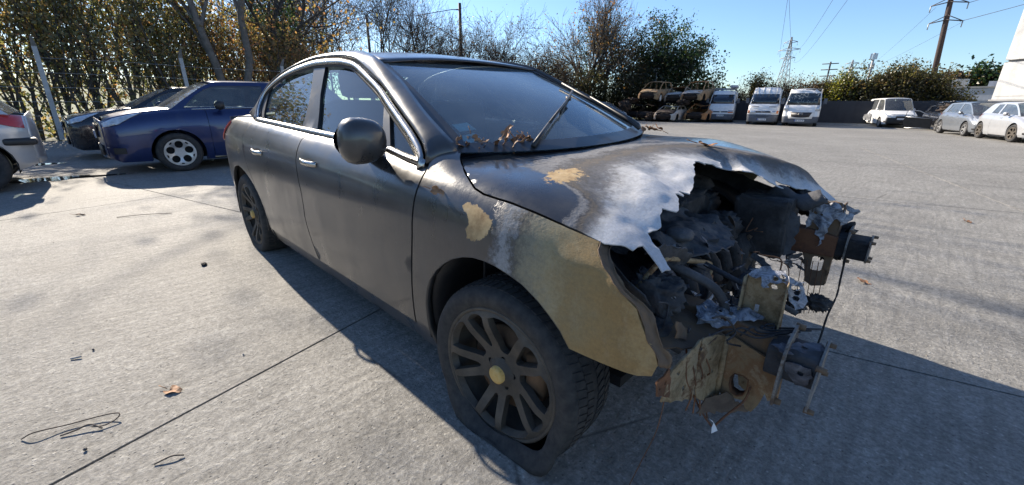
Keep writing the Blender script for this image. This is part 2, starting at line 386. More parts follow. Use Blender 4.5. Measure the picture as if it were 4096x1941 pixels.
MT['grey_plate'] = burnt_steel('grey_plate', [(.03, .028, .028), (.10, .095, .09), (.20, .19, .175), (.10, .07, .05), (.05, .04, .035)], 14)
# ------------------------------------------------------------------ the yard
def concrete():
    g = G('yard_concrete'); geo = g.N.new('ShaderNodeNewGeometry'); P = geo.outputs['Position']
    big = g.noise(.22, 6, .62, P); mid = g.noise(1.7, 6, .65, P, .4)
    fine = g.noise(70, 6, .78, P); grain = g.noise(28, 5, .7, P, .3); broom = g.noise(22, 4, .65, g.map((1, .13, 1), (0, 0, R(-24)), P))
    c = g.ramp(big, [(.28, (.20, .193, .178)), (.5, (.255, .246, .226)), (.72, (.305, .294, .27))])
    c = g.mix(g.ramp(mid, [(.3, .55), (.65, 0)]), c, (.18, .172, .155))
    c = g.mix(.5, c, g.ramp(fine, [(.30, 0.03), (.5, .46), (.72, 1)]), 'OVERLAY')
    c = g.mix(.32, c, g.ramp(grain, [(.32, .08), (.5, .48), (.68, .95)]), 'OVERLAY')
    c = g.mix(.25, c, g.ramp(broom, [(.32, .1), (.5, .5), (.68, .9)]), 'OVERLAY')
    st = g.voro(42, 'F1', P); dots = g.ramp(st.outputs['Distance'], [(.10, 1), (.24, 0)]); pick = g.ramp(st.outputs['Color'], [(.62, 0), (.66, 1)])
    dots = g.math('MULTIPLY', dots, pick); c = g.mix(g.math('MULTIPLY', dots, .7), c, (.46, .44, .40))
    pit = g.voro(58, 'F1', P); pd = g.math('MULTIPLY', g.ramp(pit.outputs['Distance'], [(.12, 1), (.26, 0)]), g.ramp(pit.outputs['Color'], [(.66, 0), (.7, 1)])); c = g.mix(g.math('MULTIPLY', pd, .7), c, (.05, .048, .045))
    oil = g.ramp(g.noise(.55, 5, .7, P, .5), [(.60, 0), (.72, .5)]); c = g.mix(oil, c, (.12, .115, .105))
    for sc_, rz_, lo_, am_ in ((.9, .5, .56, .40), (1.6, -.2, .60, .35)):      # long tyre and drag marks
        tm = g.ramp(g.noise(sc_, 5, .6, g.map((.35, 3.2, 1), (0, 0, rz_), P), .3), [(lo_, 0), (lo_ + .12, am_)]); c = g.mix(tm, c, (.12, .118, .112))
    crk = g.ramp(g.voro(.42, 'DISTANCE_TO_EDGE', g.map((1, 1, 1), (0, 0, .4), P)).outputs['Distance'], [(0, 1), (.0035, 0)]); ck = g.math('MULTIPLY', crk, g.ramp(g.noise(.5, 3, .6, P), [(.55, 0), (.6, .7)])); c = g.mix(ck, c, (.05, .047, .042))
    spk = g.voro(140, 'F1', P); sp = g.math('MULTIPLY', g.ramp(spk.outputs['Distance'], [(.05, 1), (.09, 0)]), g.ramp(spk.outputs['Color'], [(.86, 0), (.88, 1)]))
    rough = g.math('SUBTRACT', .78, g.math('MULTIPLY', sp, .6))
    h = g.math('ADD', g.math('ADD', g.math('MULTIPLY', fine, .8), g.math('MULTIPLY', grain, .9)), g.math('ADD', g.math('MULTIPLY', broom, .5), g.math('SUBTRACT', g.math('MULTIPLY', dots, .25), g.math('MULTIPLY', pd, .35))))
    g.set(col=c, rough=rough, spec=.4, normal=g.bump(h, .6, .014)); return g.m
MT['concrete'] = concrete()
MT['joint_dirt'] = plain('joint_dirt', (.03, .028, .025), .95, var=.4, scale=30, bump=.5)
MT['soil'] = plain('soil', (.07, .055, .04), .95, var=.4, scale=1.5, bump=.5, bscale=12)
MT['verge'] = plain('verge', (.07, .075, .035), .95, var=.5, scale=.8, bump=.6, bscale=10)
S_ROT = R(14.6); e1 = Vector((math.cos(S_ROT), math.sin(S_ROT), 0)); e2 = Vector((-e1.y, e1.x, 0))
J0 = Vector((-1.36, .06, 0))                       # crossing of the two joints near the car
SLAB = 4.6; GAP = .013
# ground sheet to the horizon, low under the slabs
mk('ground', [(-900, -900, -.06), (900, -900, -.06), (900, 900, -.06), (-900, 900, -.06)], [(0, 1, 2, 3)], MT['verge'])
tag(bpy.data.objects['ground'], kind='structure')
base = empty('yard', (0, 0, 0)); tag(base, kind='structure')
yb = [(-17.2, -40), (-17.2, -4), (-18.6, 14), (-18.6, 36.6), (26, 36.6), (26, -40)]
mk('joint_bed', [(x, y, -.022) for x, y in yb], [tuple(range(6))], MT['joint_dirt'], base)
NS = 3
def slab_poly():
    h = (SLAB - GAP) / 2; n = 10; o = []
    rnd = random.Random(3)
    for (ax, ay, bx, by) in ((-h, -h, h, -h), (h, -h, h, h), (h, h, -h, h), (-h, h, -h, -h)):
        for k in range(n):
            t = k / n; j = rnd.uniform(-.0018, .0018); o.append((ax + (bx - ax) * t + (j if ax == bx else 0), ay + (by - ay) * t + (j if ay == by else 0)))
    return o
sp = slab_poly(); nsp = len(sp)
V = [(x, y, 0) for x, y in sp] + [(x, y, -.03) for x, y in sp]
F = [tuple(range(nsp))] + [(nsp + k, nsp + (k + 1) % nsp, (k + 1) % nsp, k) for k in range(nsp)]
slab_me = None
for i in range(-NS, NS):
    for j in range(-NS, NS):
        c = J0 + e1 * (SLAB * (i + .5)) + e2 * (SLAB * (j + .5))
        if slab_me is None:
            o = mk('concrete_slab', V, F, MT['concrete'], base, smooth=False); slab_me = o.data
        else: o = bpy.data.objects.new('concrete_slab', slab_me); link(o, base)
        o.location = c; o.rotation_euler = (0, 0, S_ROT)
# the rest of the paving, one sheet with a hole where the single slabs lie
hl = NS * SLAB - GAP / 2
hole = [(J0 + e1 * (a * hl) + e2 * (b * hl)) for a, b in ((-1, -1), (1, -1), (1, 1), (-1, 1))]
uv, Fs = tri2d(yb, [[(p.x, p.y) for p in hole]], d=6)
mk('paving', [(x, y, 0) for x, y in uv], Fs, MT['concrete'], base, smooth=False)

# wooded slope far behind the fence
V = []; nx, ny = 14, 60
for i in range(nx + 1):
    for j in range(ny + 1):
        y = -160 + 190 * j / ny; x = -58 - 7 * i; V.append((x, y + 20, -.05 + sstep(0, 10, i) * (5.5 + 3 * fbm(y * .03, 3, i * .1) + 1.3 * fbm(y * .4, x * .4)) * sstep(30, 5, y)))
sl_ = mk('wooded_slope', V, [(i * (ny + 1) + j, i * (ny + 1) + j + 1, (i + 1) * (ny + 1) + j + 1, (i + 1) * (ny + 1) + j) for i in range(nx) for j in range(ny)], plain('slope_woods', (.16, .18, .09), .95, var=.5, scale=.35, bump=.8, bscale=2), None); tag(sl_, kind='structure')
# ------------------------------------------------------------------ trees and shrubs
def leafmesh(name, C, size, mat, parent, seed, tone=(.5, .28), flat=.0, droop=.3, aspect=.62):
    rs = np.random.RandomState(seed); C = np.asarray(C, dtype=np.float64); n = len(C)
    a = rs.normal(size=(n, 3)); a[:, 2] -= droop; a /= np.linalg.norm(a, axis=1)[:, None]
    b = np.cross(a, rs.normal(size=(n, 3))); b /= np.linalg.norm(b, axis=1)[:, None]; c = np.cross(a, b)
    s = size * rs.uniform(.6, 1.35, n)[:, None]
    base = C - a * s * .5; tip = C + a * s * .5; l = C + b * s * aspect * .5 + c * s * .10; r_ = C - b * s * aspect * .5 + c * s * .10
    V = np.stack([base, l, tip, r_], 1).reshape(-1, 3)
    me = bpy.data.meshes.new(name); me.vertices.add(4 * n); me.vertices.foreach_set('co', V.astype(np.float32).ravel())
    me.loops.add(4 * n); me.loops.foreach_set('vertex_index', np.arange(4 * n, dtype=np.int32))
    me.polygons.add(n); me.polygons.foreach_set('loop_start', np.arange(0, 4 * n, 4, dtype=np.int32))
    try: me.polygons.foreach_set('loop_total', np.full(n, 4, dtype=np.int32))
    except Exception: pass
    me.update(calc_edges=True)
    cl = np.array([noise.noise(Vector(p) * .9) for p in C]) * .5
    t = np.clip(tone[0] + cl * tone[1] * 1.6 + rs.normal(size=n) * tone[1] * .6, 0, 1)
    at = me.attributes.new('tone', 'FLOAT', 'POINT'); at.data.foreach_set('value', np.repeat(t, 4).astype(np.float32))
    me.materials.append(mat); o = bpy.data.objects.new(name, me); link(o, parent); return o
def grow(mb, p, d, L, r_, lvl, mx, rnd, tips, P):
    n = 4 if lvl < 2 else 3; pts = [Vector(p)]; rs = [r_]; q = Vector(p); d = Vector(d).normalized(); dirs = [d]
    for i in range(n):
        d = (d + Vector((rnd.gauss(0, 1), rnd.gauss(0, 1), rnd.gauss(0, 1))) * P['wob'] + Vector((0, 0, P['up']))).normalized()
        q = q + d * (L / n); pts.append(q.copy()); rs.append(r_ * (1 - (i + 1) / n * (1 - P['taper']))); dirs.append(d)
    mb.tube(pts, rs, (7, 5, 4, 3, 3)[min(lvl, 4)], False)
    if lvl >= mx - 1:
        for a, b in zip(pts, pts[1:]): tips.append((a.lerp(b, rnd.random())))
        tips.append(pts[-1])
    if lvl < mx:
        kids = P['kids'][min(lvl, len(P['kids']) - 1)]
        for k in range(kids):
            i = min(n, max(1, int(n * (P['from'] if lvl == 0 else .25) + rnd.random() * n * (1 - (P['from'] if lvl == 0 else .25)) + .5))) if k else n
            ax = dirs[i]; t = ax.cross(Vector((rnd.gauss(0, 1), rnd.gauss(0, 1), rnd.gauss(0, 1)))).normalized(); an = R(rnd.uniform(*P['ang'])) * (1 if k else .35)
            nd = ax * math.cos(an) + t * math.sin(an)
            grow(mb, pts[i], nd, L * rnd.uniform(*P['len']) * (1 if lvl else .8), max(P['rmin'], rs[i] * (.62 if k else .8)), lvl + 1, mx, rnd, tips, P)
def tree(label, pos, h, r_=.12, seed=0, leaf=None, nleaf=1500, ls=.13, spread=.25, mx=4, kids=(5, 4, 3, 2), ang=(22, 55), stems=1, trunkfrac=.42, lean_=(0, 0), bark='bark', ivy=0, group=None, cat='tree', name='tree', tone=(.5, .28), up=.05, wob=.12, frm=.45, sub=None, rmin=.006, cloud=None):
    rnd = random.Random(seed * 7 + 1); t = empty(name, (pos[0], pos[1], 0)); tag(t, label, cat, group)
    mb = MB(); tips = []
    P = dict(wob=wob, up=up, taper=.62, kids=kids, ang=ang, len=(.55, .8), rmin=rmin, **{'from': frm})
    for s_ in range(stems):
        a = rnd.uniform(0, 6.28); sp = 0 if stems == 1 else spread
        d = Vector((lean_[0] + sp * math.cos(a) * rnd.uniform(.3, 1), lean_[1] + sp * math.sin(a) * rnd.uniform(.3, 1), 1))
        b = Vector((rnd.gauss(0, .12), rnd.gauss(0, .12), -.05)) * (0 if stems == 1 else 1) * max(1, h * .25)
        b.z = -.05
        grow(mb, b, d, h * trunkfrac * rnd.uniform(.85, 1.1), r_ * rnd.uniform(.7, 1.1), 0, mx, rnd, tips, P)
    mb.build('trunk', MT[bark], t)
    if leaf and nleaf:
        C = []
        for k in range(nleaf):
            q = tips[rnd.randrange(len(tips))]; s_ = sub or h * .035; C.append((q.x + rnd.gauss(0, s_), q.y + rnd.gauss(0, s_), max(.05, q.z + rnd.gauss(0, s_))))
        if cloud:                                  # leaves also through the whole body of the plant
            for k in range(cloud):
                u = rnd.random(); z = h * (.01 + .9 * u ** 1.25); w = spread * h * .55 * math.sqrt(rnd.random()) * (1 - .35 * u); a = rnd.uniform(0, 6.28)
                C.append((w * math.cos(a) + lean_[0] * z, w * math.sin(a) + lean_[1] * z, z))
        leafmesh('crown', C, ls, MT[leaf], t, seed + 11, tone)
    if ivy:
        C = []
        for k in range(ivy):
            z = rnd.random() ** .8 * h * .62; a = rnd.uniform(0, 6.28); w = r_ * 1.5 + abs(rnd.gauss(0, .10)); C.append((lean_[0] * z + w * math.cos(a), lean_[1] * z + w * math.sin(a), z))
        leafmesh('ivy', C, ls * .9, MT['leaf_green'], t, seed + 5, (.35, .3))
    return t
TH = 'thicket along the wire fence'
lab_t = ['tall tangled autumn thicket shrub behind the wire fence']
k = 0
for y, x, h, nl, lf in [(y_, x_, h_, int(n_ * .72), l_) for y_, x_, h_, n_, l_ in [(-7.2, -18.9, 5.0, 2600, 'leaf_thicket'), (-5.9, -18.7, 5.4, 3000, 'leaf_thicket'), (-4.7, -18.9, 5.2, 3200, 'leaf_thicket'), (-3.6, -18.5, 5.3, 3600, 'leaf_thicket'), (-2.7, -18.8, 5.6, 3800, 'leaf_thicket'), (-1.9, -18.6, 5.2, 3800, 'leaf_thicket'), (-1.1, -18.9, 5.5, 3800, 'leaf_thicket'),
                          (-.3, -18.6, 5.0, 3600, 'leaf_thicket'), (.5, -18.9, 5.2, 3600, 'leaf_thicket'), (1.3, -18.6, 4.6, 3400, 'leaf_thicket'), (2.0, -19.0, 4.8, 3000, 'leaf_thicket'), (2.8, -18.7, 4.0, 2800, 'leaf_autumn'), (3.6, -18.9, 4.2, 2800, 'leaf_autumn'), (4.4, -18.6, 3.8, 2600, 'leaf_autumn'), (5.2, -18.9, 3.6, 2400, 'leaf_autumn'), (6.1, -19.2, 3.4, 2200, 'leaf_autumn')]]:
    tree(ORD[k] + ' tangled autumn thicket shrub from the left behind the wire fence', (x, y), h, .045, 200 + k, lf, nl, .125, .20, 3, (4, 3, 2), (15, 45), 7, .55, group=TH, cat='shrub', name='thicket_shrub', tone=(.48, .42), up=.10, wob=.10, frm=.15, sub=.2, cloud=nl // 3, rmin=.005).scale = (.38, 1, 1); k += 1
# second row behind, taller and thinner
for k2, (y, x, h) in enumerate([(-9.5, -22, 8), (-6.3, -21, 7.4), (-3.9, -22.5, 6.8), (-2.4, -21.2, 6.6), (-.8, -22.8, 6.4), (.9, -21.5, 6.4), (2.6, -23, 6.8), (4.3, -22, 6.6), (6.0, -23.5, 6.4)]):
    tree(ORD[k2] + ' slender autumn tree from the left rising behind the fence thicket', (x, y), h, .07, 240 + k, 'leaf_thicket', 420, .14, .16, 4, (5, 4, 3, 2), (20, 50), 2, .5, group='slender trees behind the thicket', tone=(.42, .42), frm=.3, sub=.3, cloud=40); k += 1
for k3, (y, x, h) in enumerate([(-13, -19.5, 8), (-16, -20, 9), (-20, -20, 9), (-25, -21, 9), (-30, -21, 9)]):
    tree(ORD[k3] + ' leafy autumn tree beyond the left end of the fence thicket', (x, y), h, .12, 300 + k, 'leaf_olive', 3200, .22, .3, 4, (6, 4, 3, 2), (25, 60), 1, .42, group='tree line beside the yard', frm=.25, sub=.5, cloud=900); k += 1
# the two grey trunks and the ivy-clad ones
tree('tall grey-barked tree with a slanting bare trunk behind the blue car', (-18.55, 2.75), 9.5, .15, 401, 'leaf_autumn', 500, .13, .2, 4, (5, 4, 3, 2), (20, 50), 1, .55, (-.03, -.10), 'bark_pale', frm=.6, tone=(.6, .3))
tree('tall straight grey tree standing beside the slanting trunk', (-18.35, 2.95), 10.5, .16, 402, 'leaf_autumn', 500, .13, .2, 4, (5, 4, 3, 2), (20, 50), 1, .6, (.0, -.012), 'bark_pale', frm=.6, tone=(.6, .3))
tree('tree with an ivy-clad trunk near the saloon roof', (-20.2, 4.7), 10, .16, 403, 'leaf_autumn', 900, .14, .2, 4, (6, 4, 3, 2), (25, 60), 1, .5, (.0, -.02), frm=.4, ivy=1500, tone=(.6, .3))
tree('thick ivy-wrapped dark tree left of the flare of bare branches', (-21.0, 5.9), 11, .20, 404, 'leaf_autumn', 500, .14, .2, 4, (6, 4, 3, 3), (25, 60), 1, .5, (.0, .0), frm=.4, ivy=2600, tone=(.6, .3))
# bare trees behind the roof of the burnt car
BT = 'bare trees beyond the railway masts'
for i, (x, y, h) in enumerate([(-27, 8.0, 9.6), (-29.5, 9.9, 11.0), (-31, 12.0, 11.6), (-32.5, 14.0, 12), (-31.5, 16.4, 11.6), (-31, 18.6, 11.0), (-29.5, 20.6, 10.2), (-28.4, 22.4, 9.4), (-27.5, 24.1, 8.8), (-26, 25.6, 8.4), (-24.6, 27.2, 8.0)]):
    tree(ORD[i] + ' leafless twiggy tree from the left behind the saloon roof', (x, y), h, .12, 420 + i, 'leaf_brown' if i > 5 else 'leaf_autumn', (220 if i < 6 else 800), .13, .3, 5, (7, 5, 4, 3, 2), (22, 58), 1 if i % 2 else 2, .44, group=BT, frm=.35, tone=(.5, .3), ivy=500 if i in (2, 4, 6) else 0, sub=.3, rmin=.010)
for i, (x, y, h) in enumerate([(-24, 12.5, 4.6), (-26, 16, 4.8), (-26, 19, 5.0), (-25.5, 21.8, 5.0), (-24.6, 24, 5.4), (-23.6, 26.4, 5.6), (-22.8, 28.6, 5.0)]):
    tree(ORD[i] + ' russet leaf-losing shrub from the left under the bare trees', (x, y), h, .05, 440 + i, 'leaf_brown', 2300, .16, .30, 4, (5, 4, 3, 2), (20, 60), 5, .42, group='russet shrubs below the bare trees', cat='shrub', name='russet_shrub', frm=.2, tone=(.5, .4), sub=.35, cloud=700)
tree('tall forked bare tree with a few orange leaves behind the wrecks', (-24.3, 33.6), 14.5, .26, 460, 'leaf_orange', 1300, .17, .42, 5, (7, 5, 4, 3, 3), (20, 52), 2, .40, frm=.35, tone=(.5, .3), sub=.3, ivy=900, rmin=.012)
tree('slim bare tree with a forked trunk left of the dark green tree', (-21.8, 34.4), 12.5, .17, 461, 'leaf_olive', 1300, .15, .3, 5, (6, 5, 4, 3, 3), (20, 50), 1, .44, frm=.45, tone=(.7, .3), sub=.3, rmin=.011)
tree('dense dark green tree behind the burnt wrecks', (-18.6, 38.3), 8.3, .22, 462, 'leaf_green', 15000, .20, .36, 4, (10, 6, 4, 3), (28, 66), 1, .46, frm=.12, tone=(.40, .5), sub=.30, cloud=2500)
tree('olive leafy tree just left of the dark green tree', (-20.4, 36.6), 8.4, .16, 463, 'leaf_olive', 5600, .19, .36, 4, (7, 5, 3, 2), (28, 65), 2, .46, frm=.25, tone=(.45, .4), sub=.32, cloud=800)
tree('small yellow-green tree at the right foot of the dark green tree', (-15.3, 39.6), 5.2, .12, 464, 'leaf_yellow', 2000, .22, .36, 4, (6, 4, 3), (28, 65), 2, .46, frm=.2, tone=(.25, .4), sub=.35, cloud=500)
for i, (x, y, h) in enumerate([(-24.9, 30.6, 5.4), (-23.2, 32.2, 4.8), (-21.6, 32.9, 4.4), (-20.2, 33.8, 4.2), (-18.6, 35.2, 4.0), (-17.0, 36.0, 3.6), (-15.6, 37.4, 3.4), (-14.0, 38.4, 3.2)]):
    tree(ORD[i] + ' olive-brown undergrowth bush from the left behind the stacked wrecks', (x, y), h, .05, 470 + i, 'leaf_olive', 2600, .18, .34, 4, (5, 4, 3, 2), (20, 60), 5, .42, group='undergrowth behind the wrecks', cat='shrub', name='bush', frm=.2, tone=(.4, .4), sub=.35, cloud=900)
# hedge beyond the dark wall
HG = 'overgrown hedge beyond the dark wall'
hedge = [(-11.6, 40.0, 2.6, 'leaf_brown', 900), (-10.4, 40.2, 3.5, 'leaf_olive', 2400), (-9.2, 40.6, 2.6, 'leaf_brown', 1000), (-8.1, 40.6, 3.2, 'leaf_brown', 1400), (-7.0, 40.8, 3.3, 'leaf_brown', 1700), (-6.0, 40.9, 3.3, 'leaf_brown', 1800), (-4.9, 40.4, 3.3, 'leaf_yellow', 3000), (-4.0, 40.6, 3.2, 'leaf_yellow', 2800), (-3.1, 40.6, 3.5, 'leaf_olive', 2900), (-2.3, 40.8, 3.8, 'leaf_olive', 2900), (-1.5, 40.7, 4.0, 'leaf_olive', 2900), (-.8, 40.9, 4.1, 'leaf_olive', 2900), (0, 40.7, 3.8, 'leaf_olive', 2800), (.8, 40.9, 3.2, 'leaf_olive', 2500), (1.5, 40.8, 2.6, 'leaf_olive', 1800), (2.2, 40.2, 1.9, 'leaf_olive', 900)]
names = {'leaf_brown': 'dry brown reedy shrub above the dark wall', 'leaf_yellow': 'bright yellow-green bush above the dark wall', 'leaf_olive': 'olive green hedge shrub above the dark wall'}
cnt_ = {}
for i, (x, y, h, lf, nl) in enumerate(hedge):
    cnt_[lf] = cnt_.get(lf, -1) + 1
    tree(ORD[cnt_[lf]] + ' ' + names[lf] + ', counted from the left', (x, y), h, .035, 500 + i, lf, int(nl * 1.5), .15 if lf != 'leaf_brown' else .12, .36, 4, (5, 4, 3, 2), (15, 45), 7, .48, group=HG, cat='shrub', name='hedge_shrub', frm=.2, tone=(.5, .4), sub=.16, cloud=nl // 2, up=.12)
for i, (x, y, h, lf, w) in enumerate([(2.4, 108, 8.2, 'leaf_brown', .4), (4.0, 110, 7.5, 'leaf_orange', .5), (5.8, 108, 9.6, 'leaf_green', .4), (8.6, 112, 8.8, 'leaf_olive', .45), (-1.5, 112, 6.5, 'leaf_olive', .4)]):
    tree(['pale bare far tree beside the utility pole', 'orange autumn tree low on the far slope', 'dark round far tree left of the white building', 'olive far tree at the edge of the white building', 'small far tree behind the hedge'][i], (x, y), h, .3, 540 + i, lf, 2600, .55, w, 4, (8, 5, 3, 2), (30, 70), 1, .42, frm=.2, tone=(.45, .4), sub=.8, cloud=700)
# ------------------------------------------------------------------ walls, buildings, poles, lines
def wallmat(name, c, line=0):
    g = G(name); n = g.noise(1.2, 6, .65); f = g.noise(40, 4, .6); st = g.noise(3, 5, .6, g.map((1, 1, .15)))
    col = g.mix(g.ramp(n, [(.3, 0), (.7, 1)]), tuple(v * .8 for v in c), tuple(v * 1.15 for v in c)); col = g.mix(g.ramp(st, [(.5, 0), (.75, .4)]), col, tuple(v * .5 for v in c))
    g.set(col=col, rough=.9, normal=g.bump(f, .3, .01)); return g.m
MT['wall'] = wallmat('wall_grey', (.050, .050, .056)); MT['coping'] = wallmat('coping', (.30, .30, .30))
MT['white_clad'] = wallmat('white_cladding', (.56, .56, .55)); MT['grey_render'] = wallmat('grey_render', (.33, .36, .42))
wl = empty('yard_wall', (-13.6, 36.6, 0)); tag(wl, 'long dark concrete panel wall behind the parked vans', 'wall')
for i in range(9):
    mk('wall_panel', [(x + .0, y, z) for z in (0, 1.62) for y in (-.06, .06) for x in (.02, 2.38)], [(0, 2, 3, 1), (4, 5, 7, 6), (0, 1, 5, 4), (2, 6, 7, 3), (0, 4, 6, 2), (1, 3, 7, 5)], MT['wall'], wl, smooth=False).location = (2.4 * i, 0, 0)
    b = MB(); b.box((0, 0, .83), (.16, .18, 1.66)); p_ = b.build('wall_post', MT['wall'], wl, smooth=False); p_.location = (2.4 * i, 0, 0)
kb = MB(); kb.box((0, 0, .06), (21.5, .3, .12)); ko = kb.build('kerb', MT['coping'], None, smooth=False); ko.location = (-3, 35.9, 0); tag(ko, kind='structure')
lw_ = MB(); lw_.box((0, 0, .80), (7, .22, 1.60)); lw_o = lw_.build('low_wall', MT['grey_render'], None, smooth=False); lw_o.location = (5.6, 33.2, 0); lw_o.rotation_euler = (0, 0, R(-48)); tag(lw_o, 'low grey wall with pale coping in front of the white building', 'wall')
cp = MB(); cp.box((0, 0, 1.64), (7.1, .34, .09)); cp.build('coping', MT['coping'], lw_o, smooth=False)
# white building: big cladding panels on a wall turned to the sun
wb = empty('white_building', (3.45, 38.2, 0), R(-40)); tag(wb, 'tall white clad building cut off by the right edge', 'building')
b = MB(); b.box((17, 8.1, 6.9), (34, 16, 13.8)); b.build('core', MT['coping'], wb, smooth=False)
for i in range(6):
    for j, (z0, z1) in enumerate(((.3, 1.9), (1.9, 3.82), (3.95, 6.4), (6.4, 8.9), (8.9, 11.4), (11.4, 14.0))):
        q = MB(); q.box((i * 6 + 2.99, -.01, (z0 + z1) / 2), (5.985, .16, z1 - z0 - .015)); q.build('cladding_panel', MT['white_clad'], wb, smooth=False)
for j, (z0, z1) in enumerate(((.3, 3.82), (3.95, 8.9), (8.9, 14.0))):
    q = MB(); q.box((-.04, 8, (z0 + z1) / 2), (.12, 16.0, z1 - z0 - .015)); q.build('end_panel', MT['white_clad'], wb, smooth=False)
gb = empty('grey_warehouse', (3.4, 60, 0), R(-8)); tag(gb, 'low blue-grey warehouse in the distance between hedge and white building', 'building')
b = MB(); b.box((0, 5, 1.55), (7, 10, 3.1)); b.build('wall', MT['grey_render'], gb, smooth=False)
b = MB(); b.box((0, 5, 3.18), (7.2, 10.2, .14)); b.build('parapet', MT['coping'], gb, smooth=False)
b = MB(); b.box((-1.8, 1.2, 3.62), (2.2, 1.2, .75)); b.build('rooftop_unit', MT['steel_pole'], gb, smooth=False)
b = MB(); b.box((1.5, 2, 3.5), (1.6, 1.5, .5)); b.build('rooftop_unit', MT['grey_render'], gb, smooth=False)
# wire fence in front of the thicket
fence = empty('wire_fence', (-17.9, -2.2, 0)); tag(fence, 'wire fence on leaning concrete posts in front of the thicket', 'fence')
for y, ly, h in ((-6.8, 0, 2.5), (-3.4 - 1.0, -.01, 2.5), (-2.15, -.02, 2.6), (1.25, .01, 2.55), (4.4, 0, 2.5), (7.4, 0, 2.5)):
    p_ = MB(); p_.box((0, 0, h / 2), (.10, .11, h)); p_.add([(-.05, -.055, h), (.05, -.055, h), (.05, .055, h), (-.05, .055, h), (.35, -.03, h + .25), (.35, .03, h + .25)], [(0, 1, 4), (1, 2, 5, 4), (2, 3, 5), (0, 4, 5, 3)])
    o = p_.build('post', MT['steel_pole'], fence, smooth=False); o.location = (0, y + 2.2, 0); o.rotation_euler = (ly, .02, 0)
for z in (.3, .7, 1.1, 1.5, 1.9, 2.3):
    w_ = MB(); w_.tube([(.06, -6 + 16 * k / 8, z + .02 * math.sin(k * 2.1)) for k in range(9)], .006, 4); w_.build('wire', MT['steel_pole'], fence)
def mast(label, pos, h, arm=True):
    o = empty('railway_mast', (pos[0], pos[1], 0)); tag(o, label, 'mast')
    b = MB(); b.tube([(0, 0, -.1), (0, 0, h)], [.16, .13], 10); b.build('pole', MT['dark_steel'], o)
    d = Vector((-.72, -.69, 0)) if arm else Vector((.72, .69, 0))
    a = MB(); a.tube([Vector((0, 0, h - .5)), Vector((0, 0, h - .5)) + d * .35], .05, 8)
    for k in range(4): a.lathe([(.03, -.03), (.12, 0), (.03, .03)], 10, 'z', tuple(d * (.4 + .1 * k) + Vector((0, 0, h - .5))))
    a.build('insulator', MT['dark_steel'], o)
    if arm:
        b = MB(); b.tube([d * .7 + Vector((0, 0, h - .5)), d * 3.6 + Vector((0, 0, h - .95))], .03, 6); b.tube([Vector((0, 0, h - 3.0)), d * 3.6 + Vector((0, 0, h - .95))], .035, 6); b.tube([Vector((0, 0, h - 2.9)), d * 2.4 + Vector((0, 0, h - 3.2))], .025, 6); b.build('cantilever', MT['dark_steel'], o)
    return o
mast('dark railway mast with cantilever arm above the saloon roof', (-30.2, 23.5), 9.4); mast('shorter dark mast with an insulator among the bare trees', (-43.3, 21.7), 9.7, False)
lp = empty('lamp_post', (-17.7, 36.0, 0)); tag(lp, 'thin pale lamp post standing behind the top burnt wreck', 'lamp post')
b = MB(); b.tube([(0, 0, 0), (0, 0, 4.3)], [.07, .055], 8); b.build('pole', MT['steel_pole'], lp); b = MB(); b.box((.12, -.1, 4.36), (.5, .22, .08)); b.build('lamp_head', MT['coping'], lp, smooth=False)
# wooden pole with two steel arms
up_ = empty('utility_pole', (.58, 53.3, 0)); tag(up_, 'tall leaning wooden utility pole with two crossarms', 'pole')
top = Vector((-.90, 0, 13.2)); f_ = lambda z: top * (z / 13.2)
b = MB(); b.tube([(0, 0, -.2), top * .5, top], [.23, .20, .17], 12); b.build('pole', MT['wood_pole'], up_)
for z, L in ((9.85, 1.15), (8.45, 1.05)):
    c = f_(z); b = MB()
    for s_ in (-1, 1):
        e = c + Vector((s_ * L, 0, -.12)); b.tube([c + Vector((0, -.2, .05)), e], .045, 5); b.tube([c + Vector((0, -.2, .42)), e], .035, 5)
    b.build('crossarm', MT['dark_steel'], up_)
    for s_ in (-1, 1):
        i_ = MB(); e = c + Vector((s_ * L, 0, -.12)); i_.tube([e, e + Vector((0, 0, -.5))], [.05, .04], 6); i_.build('insulator', MT['steel_pole'], up_)
def pylon(label, pos, h, w, rz=0, s=.16):
    o = empty('pylon', (pos[0], pos[1], 0), rz); tag(o, label, 'pylon'); b = MB()
    def half(z): return w / 2 * (1 - z / h) ** 1.15 + .35 * (1 - .5 * z / h)
    zs = [h * k / 12 for k in range(13)]
    for sx in (-1, 1):
        for sy_ in (-1, 1): b.tube([(sx * half(z), sy_ * half(z), z) for z in zs], s, 4)
    for z0, z1 in zip(zs, zs[1:]):
        a, c = half(z0), half(z1)
        for (p, q) in (((-a, -a, z0), (c, -c, z1)), ((a, -a, z0), (-c, -c, z1)), ((-a, a, z0), (c, c, z1)), ((-a, -a, z0), (-c, c, z1)), ((a, -a, z0), (c, c, z1))): b.tube([p, q], s * .6, 3)
    b.build('lattice_tower', MT['steel_pole'], o)
    for z, L in ((h * .72, w * .55), (h * .83, w * .8), (h * .93, w * .5)):
        a = MB()
        for s_ in (-1, 1): a.tube([(0, 0, z + h * .03), (s_ * L, 0, z)], s * .8, 4); a.tube([(0, 0, z - h * .01), (s_ * L, 0, z)], s * .8, 4); a.tube([(s_ * L, 0, z), (s_ * L, 0, z - h * .05)], s * .5, 4)
        a.build('crossarm', MT['steel_pole'], o)
    return o
pylon('tall steel lattice pylon rising behind the white vans', (-56.0, 252.0), 34, 6.2, R(-12), .17)
pylon('small far lattice pylon above the hedge', (-47, 395), 34, 8, R(-10), .22)
hp = empty('far_pole', (-17.3, 117, 0)); tag(hp, 'distant pole with three crossbars above the hedge', 'pole'); b = MB(); b.tube([(0, 0, 0), (0, 0, 10.8)], .16, 6); b.build('pole', MT['dark_steel'], hp)
